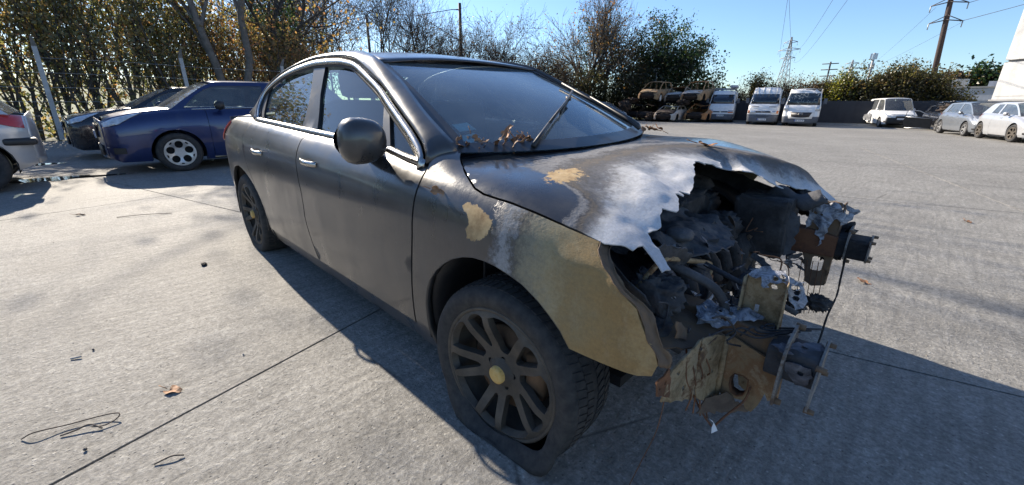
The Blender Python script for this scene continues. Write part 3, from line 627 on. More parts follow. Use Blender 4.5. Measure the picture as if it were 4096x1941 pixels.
for z in (10.4, 9.2, 7.9): b = MB(); b.tube([(-1.5, 0, z), (1.5, 0, z)], .10, 5); b.build('crossbar', MT['dark_steel'], hp)
tm = empty('telecom_mast', (-22.2, 247, 0)); tag(tm, 'far telecom mast with white antenna panels above the hedge', 'mast'); b = MB(); b.tube([(0, 0, 0), (0, 0, 24)], .45, 8); b.build('pole', MT['steel_pole'], tm)
for k, (dx, z) in enumerate(((-.9, 22.6), (.9, 22.6), (0, 22.4), (-.7, 18.6), (.7, 18.6))): b = MB(); b.box((dx, -.4 - .1 * k, z), (.7, .35, 2.4)); b.build('antenna_panel', MT['plate'], tm, smooth=False)
def line(a, c, sag, label, r_=.03, grp='overhead lines'):
    b = MB(); a = Vector(a); c = Vector(c); b.tube([a.lerp(c, t) - Vector((0, 0, sag * 4 * t * (1 - t))) for t in [k / 24 for k in range(25)]], [r_ * (.35 + .65 * (1 - k / 24)) for k in range(25)], 4); o = b.build('power_line', MT['dark_steel'], None); tag(o, label, 'power line', grp)
for i, (a, c, sag) in enumerate([((-59.4, 252, 26.6), (-7.7, 33, 9.6), 3), ((-52.6, 252, 26.6), (-7.9, 33, 9.6), 3), ((-54, 252, 30), (-4.6, 33, 8.9), 3), ((-54, 252, 24), (-3.8, 33, 8.6), 3), ((-44, 395, 28), (-.9, 53.3, 9.6), 3), ((-50, 395, 28), (1.0, 53.3, 8.2), 3)]):
    line(a, c, sag, ORD[i] + ' thin overhead power line from the left crossing the sky above the vans', .035)
for i, (z, dx) in enumerate(((9.7, 1.1), (8.3, .9))): line((.58 - .6 + dx, 53.3, z), (30, 30, z + 7), .8, ('upper', 'lower')[i] + ' thin overhead line leaving the wooden pole to the right', .02)
for dz in (0, .9): line((-32.7, 21.0, 8.4 - dz), (-46, 14, 10.2 - dz), .1, ('upper' if dz == 0 else 'lower') + ' railway contact wire near the tall mast', .02)
# ------------------------------------------------------------------ body surfaces
def herm(xs, ys, x):
    n = len(xs)
    if x <= xs[0]: return ys[0]
    if x >= xs[-1]: return ys[-1]
    i = bisect.bisect_right(xs, x) - 1
    def sl(j):
        if j == 0: return [(b - a) / (xs[1] - xs[0]) for a, b in zip(ys[0], ys[1])]
        if j == n - 1: return [(b - a) / (xs[-1] - xs[-2]) for a, b in zip(ys[-2], ys[-1])]
        o = []
        for a, b, c in zip(ys[j - 1], ys[j], ys[j + 1]):
            d1 = (b - a) / (xs[j] - xs[j - 1]); d2 = (c - b) / (xs[j + 1] - xs[j]); o.append(0 if d1 * d2 <= 0 else 2 * d1 * d2 / (d1 + d2))
        return o
    h = xs[i + 1] - xs[i]; t = (x - xs[i]) / h; m0 = sl(i); m1 = sl(i + 1)
    a = 2 * t ** 3 - 3 * t * t + 1; b = t ** 3 - 2 * t * t + t; c = -2 * t ** 3 + 3 * t * t; d = t ** 3 - t * t
    return tuple(a * p + b * h * q + c * r_ + d * h * s for p, q, r_, s in zip(ys[i], m0, ys[i + 1], m1))
TS = [0, .10, .30, .45, .56, .68, .80, .92, 1.0]
class Body:
    """section table: x -> (y, z) from the sill (t=0) over the shoulder to the centre line (t=1), right-hand side"""
    def __init__(s, st):
        s.xs = sorted(st); s.tab = [tuple(v for p in st[x] for v in p) for x in s.xs]; s.cache = {}
    def sec(s, x):
        k = round(x, 4)
        if k not in s.cache:
            v = herm(s.xs, s.tab, x); s.cache[k] = [(v[2 * i], v[2 * i + 1]) for i in range(len(v) // 2)]
        return s.cache[k]
    def at(s, x, t):
        y, z = herm(TS, s.sec(x), t); return (x, -y, z)
    def t_of_z(s, x, z):
        lo, hi = 0., .80
        for _ in range(24):
            m = (lo + hi) / 2
            if s.at(x, m)[2] < z: lo = m
            else: hi = m
        return (lo + hi) / 2
    def t_of_y(s, x, y):
        lo, hi = .56, 1.
        for _ in range(24):
            m = (lo + hi) / 2
            if -s.at(x, m)[1] > y: lo = m
            else: hi = m
        return (lo + hi) / 2
# the burnt car leans on its flat front tyre, so its far side sits higher
def lean(x):
    t = min(1, max(0, (x + .4) / .7)); return .026 + .03 * t * t * (3 - 2 * t)
def ln(p):
    return Vector((p[0], p[1], p[2] + lean(p[0]) * (p[1] + .92)))
BURNT=Body({
 .80:[(.70,.24),(.725,.33),(.735,.50),(.73,.60),(.71,.66),(.66,.70),(.58,.725),(.3,.75),(0,.755)],
 .55:[(.80,.22),(.83,.32),(.845,.50),(.843,.61),(.825,.675),(.785,.715),(.70,.745),(.4,.782),(0,.792)],
 .30:[(.85,.20),(.875,.31),(.890,.50),(.888,.63),(.870,.72),(.83,.770),(.74,.805),(.4,.843),(0,.852)],
 0.0:[(.87,.18),(.90,.30),(.918,.52),(.915,.67),(.900,.775),(.855,.845),(.77,.880),(.4,.902),(0,.908)],
 -.40:[(.87,.17),(.905,.29),(.924,.52),(.921,.69),(.905,.80),(.862,.875),(.785,.915),(.4,.930),(0,.935)],
 -1.0:[(.87,.17),(.905,.29),(.926,.52),(.923,.69),(.909,.805),(.868,.89),(.795,.942),(.4,.98),(0,1.0)],
 -1.67:[(.87,.17),(.905,.29),(.926,.52),(.924,.70),(.912,.815),(.872,.905),(.80,.966),(.4,1.0),(0,1.02)],
 -2.6:[(.87,.18),(.905,.30),(.926,.53),(.923,.72),(.910,.84),(.868,.93),(.79,.996),(.4,1.02),(0,1.03)],
 -3.0:[(.85,.20),(.885,.31),(.915,.53),(.912,.73),(.898,.85),(.855,.94),(.77,1.005),(.4,1.03),(0,1.04)],
 -3.4:[(.80,.24),(.83,.34),(.862,.54),(.862,.74),(.85,.85),(.81,.94),(.73,1.0),(.4,1.03),(0,1.04)],
 -3.7:[(.60,.30),(.66,.38),(.70,.55),(.71,.74),(.70,.84),(.66,.92),(.60,.97),(.3,1.0),(0,1.01)],
})
car = empty('burnt_car', (0, 0, 0))
tag(car, 'dark grey saloon car with its whole front end burnt away to bare metal', 'car')
def side(x, t): return ln(BURNT.at(x, t))
SY = 1.55
mirL = lambda co: ln((co.x, co.y, co.z - lean(co.x) * (-co.y + .92)))
def both(o): return mirror_of(o, o.parent, fn=mirL)
# ---- front wing
gap = [(.31, .718), (.25, .712), (.175, .70), (.07, .685), (-.025, .677), (-.09, .675), (-.14, .69), (-.205, .743), (-.285, .80), (-.385, .838)]
doorline = [(-.425, .745), (-.415, .69), (-.41, .642), (-.41, .593), (-.415, .51), (-.42, .422), (-.44, .28), (-.46, .17), (-.475, .072), (-.48, .0)]
archF = [(-.357, .0), (-.372, .045), (-.38, .09), (-.377, .14), (-.370, .19), (-.350, .245), (-.32, .297), (-.282, .337), (-.235, .372), (-.185, .402), (-.13, .425), (-.08, .439), (-.03, .445), (.015, .445), (.06, .44), (.095, .435), (.13, .427), (.185, .40), (.225, .37), (.265, .335), (.295, .288)]
wing_front = [(.36, .279), (.415, .276), (.48, .273), (.515, .285), (.525, .33), (.515, .37), (.495, .415), (.46, .505), (.40, .562), (.33, .652), (.315, .69)]
def burn_w(x, t):
    z = BURNT.at(x, t)[2]
    b = .30 + (x - .02 - .10 * (z - .68)) * 1.45 + .03 * math.sin(9 * z)
    st = ((x - .33) / .06) ** 2 + ((z - .60) / .11) ** 2      # brown stain with a pale fringe
    if x > .1: b += .05 * math.exp(-((st - 1.05) / .45) ** 2) - .05 * math.exp(-st) + .07 * fbm(x * 7, z * 7, 4.2)
    return b if x > -.1 else b - .2
peelP = [(-.155, .598), (-.135, .622), (-.115, .612), (-.10, .620), (-.07, .607), (-.045, .60), (-.025, .592), (-.005, .573), (-.012, .55), (-.025, .532), (-.035, .515), (-.055, .50), (-.085, .49), (-.11, .492), (-.115, .51), (-.105, .527), (-.11, .545), (-.12, .568), (-.14, .585)]
def sdist(x, y, P, sy=SY):
    d = 9
    for i in range(len(P)):
        a, b = P[i], P[(i + 1) % len(P)]; ax, ay, bx, by = a[0], a[1] * sy, b[0], b[1] * sy
        L2 = (bx - ax) ** 2 + (by - ay) ** 2; t = max(0, min(1, ((x - ax) * (bx - ax) + (y * sy - ay) * (by - ay)) / max(L2, 1e-12)))
        d = min(d, math.hypot(x - ax - t * (bx - ax), y * sy - ay - t * (by - ay)))
    return d if inpoly(x, y, P) else -d
def peel(x, t): return max(0, min(1, .5 + sdist(x, t, peelP) * 12)) if -.3 < x < .15 else 0
def wl_(x, t):
    p = side(x, t)
    if x < -.2: p = p + Vector((0, 0, .034 * sstep(-.24, -.42, x) * sstep(.70, .845, t)))
    if x > .1:   # heat-buckled towards the front
        k = sstep(.1, .5, x); p = p + Vector((0, .012 * k * fbm(x * 7, t * 8, 1.7), .004 * k * fbm(x * 9, t * 9)))
    return p
w_out = gap + [(-.41, .857), (-.435, .880), (-.46, .872), (-.475, .84), (-.46, .79)] + [(x + .004, t) for x, t in doorline] + archF + wing_front
wing = panel('front_wing', w_out, wl_, MT['paint_fender'], car, d=.022, sy=SY, solid=.010, attr=dict(burn=burn_w, peel=peel))
wing['label'] = 'front wing scorched from grey paint to tan bare steel'
# lip round the wheel opening and rolled front edge
def edge_flange(name, pts, inward, mat, parent):
    A = [wl_(x, t) for x, t in pts]; B = [p + Vector(inward) for p in A]
    V, F = strip(A, B, 1); return mk(name, V, F, mat, parent, solid=.003)
fo = edge_flange('arch_lip', archF, (0, .03, .006), MT['paint'], car)
hl_edge = [(.525, .33), (.515, .37), (.495, .415), (.46, .505), (.40, .562), (.33, .652), (.31, .718)]
A = [wl_(x, t) for x, t in hl_edge]; B = [p + Vector((.018 + .006 * math.sin(i * 1.1), .034 + .006 * (i % 2), -.012)) for i, p in enumerate(A)]
A = smoothpoly(A, 26); B = smoothpoly(B, 26)
V, F = strip(A, B, 6, lambda s, t: (.006 * fbm(s * 9, t * 3), .010 * math.sin(t * math.pi) + .006 * fbm(s * 12, t * 4, 2), -.010 * math.sin(t * math.pi)))
mk('headlamp_flange', V, F, MT['burnt_rail'], car, solid=.003)
# far-side wing, shorter: its front burnt off
wl2 = [p for p in gap if p[0] < .27] + [(-.425, .845)] + doorline + [p for p in archF if p[0] < .2] + [(.22, .42), (.26, .5), (.23, .58), (.27, .66)]
lw = panel('front_wing', wl2, lambda x, t: (lambda q: ln((q[0], -q[1], q[2])))(BURNT.at(x, t)), MT['paint_fender'], car, d=.04, sy=SY, flip=True, attr=dict(burn=burn_w, peel=lambda x, t: 0))
# ---- doors, sill, quarter
blineX = [(-1.59, .80), (-1.60, .765), (-1.612, .725), (-1.60, .66), (-1.575, .56), (-1.545, .47), (-1.525, .41), (-1.522, .35), (-1.525, .297), (-1.513, .23), (-1.50, .168), (-1.48, .078)]
fd = [(x - .006, t) for x, t in doorline if t > .07] + [(-.482, .078)] + [(x + .006, t) for x, t in blineX[::-1]] + [(-1.2, .80), (-.8, .80), (-.6, .785), (-.5, .765)]
rdr = [(-2.64, .80), (-2.665, .73), (-2.66, .66), (-2.63, .57), (-2.58, .475), (-2.52, .405), (-2.45, .352), (-2.365, .28), (-2.305, .20), (-2.30, .13), (-2.325, .078)]
rd = [(x - .004, t) for x, t in blineX] + rdr[::-1]
doors = []
for nm, pl in (('front_door', fd), ('rear_door', rd)):
    o = panel(nm, pl, side, MT['paint'], car, d=.05, sy=SY, solid=.02); both(o); doors.append(o)
sl = [(-.484, 0), (-.484, .072), (-1.4, .072), (-2.327, .072), (-2.335, .003)]
o = panel('sill', sl, lambda x, t: side(x, t) + Vector((0, .006, 0)), MT['paint'], car, d=.05, sy=SY, solid=.02); both(o)
archR = [(-2.337, .0), (-2.345, .068), (-2.325, .14), (-2.33, .208), (-2.36, .26), (-2.40, .297), (-2.455, .33), (-2.515, .354), (-2.58, .375), (-2.64, .39), (-2.72, .403), (-2.80, .408), (-2.88, .402), (-2.96, .385), (-3.03, .355), (-3.09, .31), (-3.14, .25), (-3.18, .17), (-3.20, .05)]
qt = [(x - .004, t) for x, t in rdr] + archR + [(-3.45, .02), (-3.66, .05), (-3.7, .25), (-3.7, .5), (-3.7, .66), (-3.66, .80), (-3.3, .83), (-3.05, .84), (-2.8, .83)]
o = panel('rear_quarter', qt, side, MT['paint'], car, d=.05, sy=SY, solid=.015); both(o)
o = edge_flange('arch_lip', archR, (0, .03, .004), MT['paint'], car); both(o)
# trunk lid, tail panel
V = []; F = []; nx, ny = 10, 14
for i in range(nx + 1):
    x = -3.0 - .68 * i / nx
    for j in range(ny + 1):
        y = -.75 + 1.5 * j / ny; yy = min(abs(y), abs(BURNT.at(x, .80)[1])); q = BURNT.at(x, BURNT.t_of_y(x, yy)); V.append(ln((x, math.copysign(yy, y), q[2] + .004)))
F = [(i * (ny + 1) + j, i * (ny + 1) + j + 1, (i + 1) * (ny + 1) + j + 1, (i + 1) * (ny + 1) + j) for i in range(nx) for j in range(ny)]
mk('boot_lid', V, F, MT['paint'], car, solid=.01)
V = [ln((-3.69 - .05 * (1 - abs(j - 5) / 5), -.72 + 1.44 * j / 10, z)) for z in (.3, .5, .75, .9, 1.0) for j in range(11)]
F = [(i * 11 + j, i * 11 + j + 1, (i + 1) * 11 + j + 1, (i + 1) * 11 + j) for i in range(4) for j in range(10)]
mk('rear_bumper', V, F, MT['paint'], car, solid=.01)
# rear lamp wraps round the corner
tlp = [(-3.26, .74), (-3.33, .62), (-3.45, .53), (-3.62, .48), (-3.69, .50), (-3.70, .60), (-3.69, .73), (-3.55, .765)]
o = panel('rear_lamp', tlp, lambda x, t: side(x, t) + Vector((-.004, -.014, 0)), MT['lamp_red'], car, d=.04, sy=SY, solid=.008); both(o)
# rub strip, handles
o = MB()
for x0, x1, t in ():
    A = [side(x0 + (x1 - x0) * k / 16, t - .006) + Vector((0, -.001, 0)) for k in range(17)]; B = [side(x0 + (x1 - x0) * k / 16, t + .006) + Vector((0, -.001, 0)) for k in range(17)]
    V, F = strip(A, B, 2, lambda s, t_: (0, -.002 * math.sin(math.pi * t_), 0)); ro = mk('rub_strip', V, F, MT['paint'], car, solid=.004); both(ro)
def handle(xa, xb, t):
    c = side((xa + xb) / 2, t); L = abs(xb - xa)
    h = MB(); n = 12
    pts = [Vector(side(xa + (xb - xa) * k / n, t)) + Vector((0, -.002 - .022 * math.sin(math.pi * min(1, max(0, (k / n - .03) / .94))) ** .6, 0)) for k in range(n + 1)]
    rings = []
    for p in pts:
        for a, b in ((-.013, .004), (-.013, -.006), (.0, -.012), (.013, -.006), (.013, .004)): rings.append(p + Vector((0, b * .8, a)))
    f = [(i * 5 + k, i * 5 + (k + 1) % 5, (i + 1) * 5 + (k + 1) % 5, (i + 1) * 5 + k) for i in range(n) for k in range(5)] + [(4, 3, 2, 1, 0), tuple(range(n * 5, n * 5 + 5))]
    h.add(rings, f); o = h.build('door_handle', MT['chrome'], car); both(o)
    # flat dark disc painting in the shade of the cup behind the handle
    cup = panel('handle_cup_shade', [((xa + xb) / 2 + .055 * math.cos(a), t + .028 * math.sin(a)) for a in [k * math.pi / 8 for k in range(16)]], lambda x, tt: side(x, tt) + Vector((0, -.0025 + .0, 0)), MT['plastic'], o, d=.02, sy=SY, solid=0)
handle(-1.30, -1.50, .585); handle(-2.17, -2.36, .545)
# ---- greenhouse
arc = [(-2.634, -.779, .988), (-2.715, -.74, 1.055), (-2.745, -.70, 1.125), (-2.745, -.67, 1.178), (-2.683, -.639, 1.237), (-2.515, -.604, 1.301), (-2.306, -.581, 1.341), (-2.047, -.567, 1.366), (-1.872, -.565, 1.370), (-1.634, -.569, 1.362), (-1.495, -.577, 1.348), (-1.365, -.59, 1.325), (-1.193, -.622, 1.268), (-1.005, -.66, 1.20), (-.862, -.696, 1.136), (-.733, -.728, 1.079), (-.606, -.759, 1.023), (-.517, -.784, .978), (-.474, -.801, .948), (-.445, -.822, .905)]
arc = smoothpoly(arc, 60)
upper = [(-3.30, -.64, 1.03), (-3.16, -.60, 1.105), (-3.02, -.565, 1.18), (-2.86, -.54, 1.248), (-2.69, -.52, 1.297), (-2.5, -.508, 1.338), (-2.28, -.505, 1.368), (-2.05, -.502, 1.384), (-1.8, -.505, 1.388), (-1.55, -.515, 1.378), (-1.40, -.535, 1.362), (-1.27, -.558, 1.340), (-1.168, -.582, 1.313), (-.93, -.609, 1.206), (-.78, -.648, 1.138), (-.635, -.685, 1.069), (-.482, -.71, .998), (-.422, -.711, .965), (-.40, -.71, .925)]
upper = smoothpoly(upper, 60)
def glz(z): return -(.80 - .56 * (z - .95))
V, F = strip(arc, upper, 5, lambda s, t: (0, -.009 * math.sin(math.pi * t), .007 * math.sin(math.pi * t)))
V = [ln(p) for p in V]
o = mk('pillar_and_roof_rail', V, F, MT['paint'], car, solid=.02, off=1); both(o)
# bright surround of the side windows
def offs(P, d):
    o = []
    for i, p in enumerate(P):
        a = P[max(0, i - 1)]; b = P[min(len(P) - 1, i + 1)]; tx, tz = b.x - a.x, b.z - a.z; L = math.hypot(tx, tz) or 1
        o.append(Vector((p.x - tz / L * d * -1, 0, p.z - tx / L * d)))
    return [Vector((p.x, glz(p.z), p.z)) for p in o]
inA = offs(arc, .034)
V, F = strip([p + Vector((0, -.010, 0)) for p in offs(arc, .004)], [p + Vector((0, -.010, 0)) for p in inA], 2, lambda s, t: (0, -.005 * math.sin(math.pi * t), .002 * math.sin(math.pi * t)))
o = mk('window_surround', [ln(p) for p in V], F, MT['chrome'], car, solid=.006); both(o).data.materials[0] = MT['trim']
V, F = strip([p + Vector((0, -.006, 0)) for p in offs(arc, .034)], [p + Vector((0, -.003, 0)) for p in offs(arc, .048)], 1)
o = mk('window_seal', [ln(p) for p in V], F, MT['plastic'], car, solid=.004); both(o)
beltA = [side(-.44 - 2.2 * k / 40, .80 - .055 * sstep(-.85, -.44, -.44 - 2.2 * k / 40)) for k in range(41)]
V, F = strip([p + Vector((0, -.004, -.004)) for p in beltA], [p + Vector((0, .006, .022)) for p in beltA], 2, lambda s, t: (0, -.006 * math.sin(math.pi * t), 0))
o = mk('belt_trim', V, F, MT['chrome'], car, solid=.005); both(o)
# side glass and pillars between
def gl(x, z): return ln((x, glz(z) + .012, z))
belt = lambda x: (BURNT.at(x, .80)[2] + .012) if x < -.8 else BURNT.at(x, .80 - .055 * sstep(-.85, -.44, x))[2] + .012
ia = [(p.x, p.z) for p in offs(arc, .040)]
def arcz(x):
    zs = [a[1] + (b[1] - a[1]) * (x - a[0]) / (b[0] - a[0]) for a, b in zip(ia, ia[1:]) if min(a[0], b[0]) <= x <= max(a[0], b[0]) and abs(a[0] - b[0]) > 1e-6]
    return max(zs) if zs else 1.0
bp = lambda z: -1.672 + (z - .982) * (-.197 / .362)       # B-pillar line
def winpoly(xl, xr):
    """window between two slanted lines given as functions of z (xl rear, xr front)"""
    zb = .96; o = []
    fr = xr(1.2) if callable(xr) else xr
    return o
rear_g = [(-2.53, belt(-2.53)), (-2.585, 1.06), (-2.63, 1.13), (-2.655, 1.19), (-2.655, 1.215)] + [(x, arcz(x) - .004) for x in (-2.6, -2.52, -2.45, -2.35, -2.25, -2.15, -2.05, -1.965)] + [(-1.895, 1.24), (-1.832, 1.148), (-1.79, 1.06), (-1.76, belt(-1.76))]
front_g = [(-1.535, belt(-1.535)), (-1.60, 1.06), (-1.693, 1.166), (-1.745, 1.25), (-1.79, arcz(-1.79) - .004)] + [(x, arcz(x) - .004) for x in (-1.7, -1.6, -1.5, -1.4, -1.3, -1.2, -1.1, -1.0, -.965)] + [(-.93, 1.12), (-.875, 1.04), (-.80, belt(-.80))]
quart_g = [(-.73, belt(-.73)), (-.80, 1.02), (-.86, 1.09), (-.90, arcz(-.90) - .004)] + [(x, arcz(x) - .004) for x in (-.85, -.8, -.72, -.65, -.58, -.53)] + [(-.505, .93), (-.50, belt(-.50))]
for nm, pl in (('side_window', rear_g), ('side_window', front_g), ('side_window', quart_g)):
    o = panel(nm, pl, gl, MT['side_glass'], car, d=.08, solid=0); both(o)
bpil = [(-1.535, belt(-1.535)), (-1.60, 1.06), (-1.693, 1.166), (-1.745, 1.25), (-1.79, arcz(-1.79)), (-1.965, arcz(-1.965)), (-1.895, 1.24), (-1.832, 1.148), (-1.79, 1.06), (-1.76, belt(-1.76))]
o = panel('door_pillar', bpil, lambda x, z: ln((x, glz(z) - .004, z)), MT['trim'], car, d=.05, solid=.02); both(o)
apil = [(-.80, belt(-.80)), (-.875, 1.04), (-.93, 1.12), (-.965, arcz(-.965)), (-.90, arcz(-.90)), (-.86, 1.09), (-.80, 1.02), (-.73, belt(-.73))]
o = panel('window_divider', apil, lambda x, z: ln((x, glz(z) - .002, z)), MT['trim'], car, d=.05, solid=.015); both(o)
rpil = [(-2.53, belt(-2.53)), (-2.585, 1.06), (-2.63, 1.13), (-2.655, 1.19), (-2.655, 1.225), (-2.70, 1.20), (-2.71, 1.13), (-2.68, 1.06), (-2.62, belt(-2.62))]
o = panel('rear_pillar_trim', rpil, lambda x, z: ln((x, glz(z) - .003, z)), MT['plastic'], car, d=.05, solid=.015); both(o)
# roof skin
def uz(x):
    for a, b in zip(upper, upper[1:]):
        if min(a.x, b.x) <= x <= max(a.x, b.x): t = (x - a.x) / (b.x - a.x); return a.lerp(b, t)
    return upper[0]
V = []; nx, ny = 26, 20
for i in range(nx + 1):
    for j in range(ny + 1):
        q = j / ny * 2 - 1; xf = -1.150 - .085 * (1 - q * q); x = xf + (-2.62 - xf) * i / nx
        e = uz(min(-1.17, x)); y = q * -e.y; V.append(ln((x, y, e.z + (.016 + .014 * sstep(-1.2, -1.7, x)) * (1 - abs(q) ** 2.2) - (.004 if i == 0 else 0))))
F = [(i * (ny + 1) + j, i * (ny + 1) + j + 1, (i + 1) * (ny + 1) + j + 1, (i + 1) * (ny + 1) + j) for i in range(nx) for j in range(ny)]
mk('roof', V, [f[::-1] for f in F], MT['paint'], car, solid=.006)
# windscreen
def wspt(u, v, out=0):
    """u -1..1 across (right to left), v 0..1 bottom to top"""
    k = 1 - u * u
    b = Vector((-.425 + .20 * k, .711 * u, .962 - .012 * k)); t = Vector((-1.172 - .078 * k, .580 * u, 1.314 + .016 * k))
    p = b.lerp(t, v) + Vector((.045, 0, .09)) * (.35 * math.sin(math.pi * v) * (.35 + .65 * k) * .6) + Vector((.43, 0, .9)) * out
    return ln(p)
V = [wspt(-1 + 2 * j / 30, -.05 + 1.05 * i / 20) for i in range(21) for j in range(31)]
F = [(i * 31 + j, i * 31 + j + 1, (i + 1) * 31 + j + 1, (i + 1) * 31 + j) for i in range(20) for j in range(30)]
mk('windscreen', V, F, MT['windshield'], car)
# black frit along the edges of the screen
o = MB()
for (u0, u1, v0, v1, n) in ((-1.0, -.93, 0, 1, 20), (.93, 1.0, 0, 1, 20), (-1, 1, -.05, .03, 30), (-1, 1, .985, 1.0, 30)):
    for k in range(n):
        if u1 - u0 < 1: q = [(u0, v0 + (v1 - v0) * k / n), (u1, v0 + (v1 - v0) * k / n), (u1, v0 + (v1 - v0) * (k + 1) / n), (u0, v0 + (v1 - v0) * (k + 1) / n)]
        else: q = [(u0 + (u1 - u0) * k / n, v0), (u0 + (u1 - u0) * (k + 1) / n, v0), (u0 + (u1 - u0) * (k + 1) / n, v1), (u0 + (u1 - u0) * k / n, v1)]
        o.add([wspt(a, b, .004) for a, b in q], [(0, 1, 2, 3)])
o.build('screen_surround', MT['trim'], car)
# rear screen
V = [ln(Vector((-3.22, .60 * u, 1.07)).lerp(Vector((-2.62, .50 * u, 1.335)), v) + Vector((-.05 * (1 - u * u), 0, .03 * (1 - u * u)))) for v in [k / 8 for k in range(9)] for u in [-1 + 2 * j / 12 for j in range(13)]]
F = [(i * 13 + j, i * 13 + j + 1, (i + 1) * 13 + j + 1, (i + 1) * 13 + j) for i in range(8) for j in range(12)]
mk('rear_screen', V, F, MT['side_glass'], car)
# stickers behind the screen
for u, v, w, h, a in ((-.845, .185, .085, .055, .15), (-.865, .085, .085, .052, .25)):
    q = []
    for sx, sy_ in ((-1, -1), (1, -1), (1, 1), (-1, 1)):
        q.append(wspt(u + (sx * w * math.cos(a) - sy_ * h * math.sin(a)) * .62, v + (sx * w * math.sin(a) + sy_ * h * math.cos(a)) * .62, -.004))
    st = mk('windscreen_sticker', q, [(0, 1, 2, 3)], plain('sticker', (.62, .82, .80), .6, var=.2, scale=40), car)
# wipers: near one lifted, far one parked along the pillar
def wiper(P, name='wiper'):
    P = [Vector(p) for p in P]
    o = MB(); o.tube(P[:2], [.011, .008], 8); o.tube(P[1:3], [.007, .005], 8); r_ = o.build('wiper', MT['plastic'], car)
    b = MB(); d = (P[4] - P[3]).normalized(); n = Vector((.45, 0, .89)); s_ = d.cross(n).normalized()
    for k in range(10):
        a = P[3].lerp(P[4], k / 10); c = P[3].lerp(P[4], (k + 1) / 10)
        b.add([a - s_ * .007, a + s_ * .007, c + s_ * .007, c - s_ * .007, a - n * .016, c - n * .016], [(0, 1, 2, 3), (0, 3, 5, 4), (1, 4, 5, 2), (4, 1, 0), (5, 3, 2)])
    b.tube([P[3], P[4]], .006, 6); b.box((P[2] + P[3].lerp(P[4], .45)) / 2, (.022, .022, .022))
    b.build('wiper_blade', MT['plastic'], r_)
wiper([wspt(-.60, -.03, .012), wspt(-.34, .115, .03), wspt(.33, .36, .045), wspt(-.04, .23, .022), wspt(.84, .535, .02)])
wf = MB(); wf.tube([wspt(.72, -.02, .02), wspt(.80, .10, .03), wspt(.875, .40, .03)], [.010, .008, .006], 8); wf_ = wf.build('wiper', MT['plastic'], car); wf = MB(); wf.tube([wspt(.80, .06, .022), wspt(.90, .66, .022)], .008, 8); wf.build('wiper_blade', MT['plastic'], wf_)
# mirrors
def mirror_r():
    c = Vector((-.672, -.96, .990)); V = []; n, m = 20, 14
    for i in range(m + 1):
        ph = math.pi * i / m
        for k in range(n):
            th = 2 * math.pi * k / n
            sg = lambda v, e: math.copysign(abs(v) ** e, v)
            y = .088 * sg(math.sin(ph), .7) * sg(math.cos(th), .75); z = .086 * sg(math.sin(ph), .75) * sg(math.sin(th), .8); x = .078 * sg(math.cos(ph), .75)
            if x < 0: x *= .45
            z *= 1 + .10 * (-y / .09)
            V.append(c + Vector((x + .10 * (y + .0) * .5, y, z)))
    F = [(i * n + k, i * n + (k + 1) % n, (i + 1) * n + (k + 1) % n, (i + 1) * n + k) for i in range(m) for k in range(n)]
    o = mk('door_mirror', V, F, MT['paint'], car)
    a = MB(); a.tube([(-.87, -.80, .925), (-.83, -.85, .935), (-.77, -.90, .948), (-.70, -.93, .965)], [.045, .042, .040, .04], 12); a.build('mirror_arm', MT['plastic'], o)
    b = MB(); b.lathe([(.0, -.028), (.075, -.028), (.08, -.02)], 20, 'x', (0, 0, 0)); g_ = b.build('mirror_glass', MT['chrome'], o); g_.location = c + Vector((-.016, 0, 0)); g_.scale = (1, 1.15, .92)
    return o
mo = mirror_r()
# ---- cabin
ub = MB(); ub.prism([(-3.6, -.60), (-3.25, -.60), (-3.25, -.62), (-2.35, -.62), (-2.30, -.84), (-.46, -.84), (-.42, -.60), (.30, -.58), (.30, .58), (-.42, .60), (-.46, .84), (-2.30, .84), (-2.35, .62), (-3.6, .60)], .19, .23); ub.build('underbody', MT['black'], car, smooth=False)
cb = MB()
cb.box((-1.7, 0, .30), (2.4, 1.5, .04)); cb.build('cabin_floor', MT['interior'], car)
def dashpt(x, y): return ln((x, y, .905 - .03 * abs(y) ** 2 - .06 * sstep(-.55, -.75, x) - .12 * sstep(-.75, -.85, x)))
V = [dashpt(-.30 - .56 * i / 10, -.74 + 1.48 * j / 12) for i in range(11) for j in range(13)]
F = [(i * 13 + j, i * 13 + j + 1, (i + 1) * 13 + j + 1, (i + 1) * 13 + j) for i in range(10) for j in range(12)]
mk('dashboard', V, F, MT['interior'], car, solid=.35)
def seat(y, x0=-1.35):
    s_ = MB()
    def cush(c, d, rx):
        n = 6; v = []
        for i in range(n + 1):
            for j in range(n + 1):
                pass
        s_.box(c, d, Matrix.Rotation(rx, 3, 'Y'))
    cush((x0 + .05, y, .47), (.52, .50, .16), -.12); cush((x0 - .30, y, .82), (.15, .50, .66), -.22)
    o = s_.build('seat', MT['interior'], car, bevel=.05, smooth=True)
    h = MB(); h.box((x0 - .39, y, 1.245), (.11, .27, .17), Matrix.Rotation(-.15, 3, 'Y')); hr = h.build('headrest', MT['interior'], o, bevel=.04)
    p = MB(); p.tube([(x0 - .375, y - .06, 1.10), (x0 - .38, y - .06, 1.20)], .008, 6); p.tube([(x0 - .375, y + .06, 1.10), (x0 - .38, y + .06, 1.20)], .008, 6); p.build('headrest_post', MT['chrome'], hr)
    return o
seat(-.37, -1.42); seat(.37, -1.42)
rb = MB(); rb.box((-2.55, 0, .85), (.2, 1.3, .55), Matrix.Rotation(-.35, 3, 'Y')); rb.box((-2.3, 0, .5), (.5, 1.3, .16)); rb.build('rear_bench', MT['interior'], car, bevel=.05)
sw = MB(); c = Vector((-.93, .37, .86)); ax = Vector((-.86, 0, .5)).normalized(); sa = Vector((0, 1, 0)); sb = ax.cross(sa)
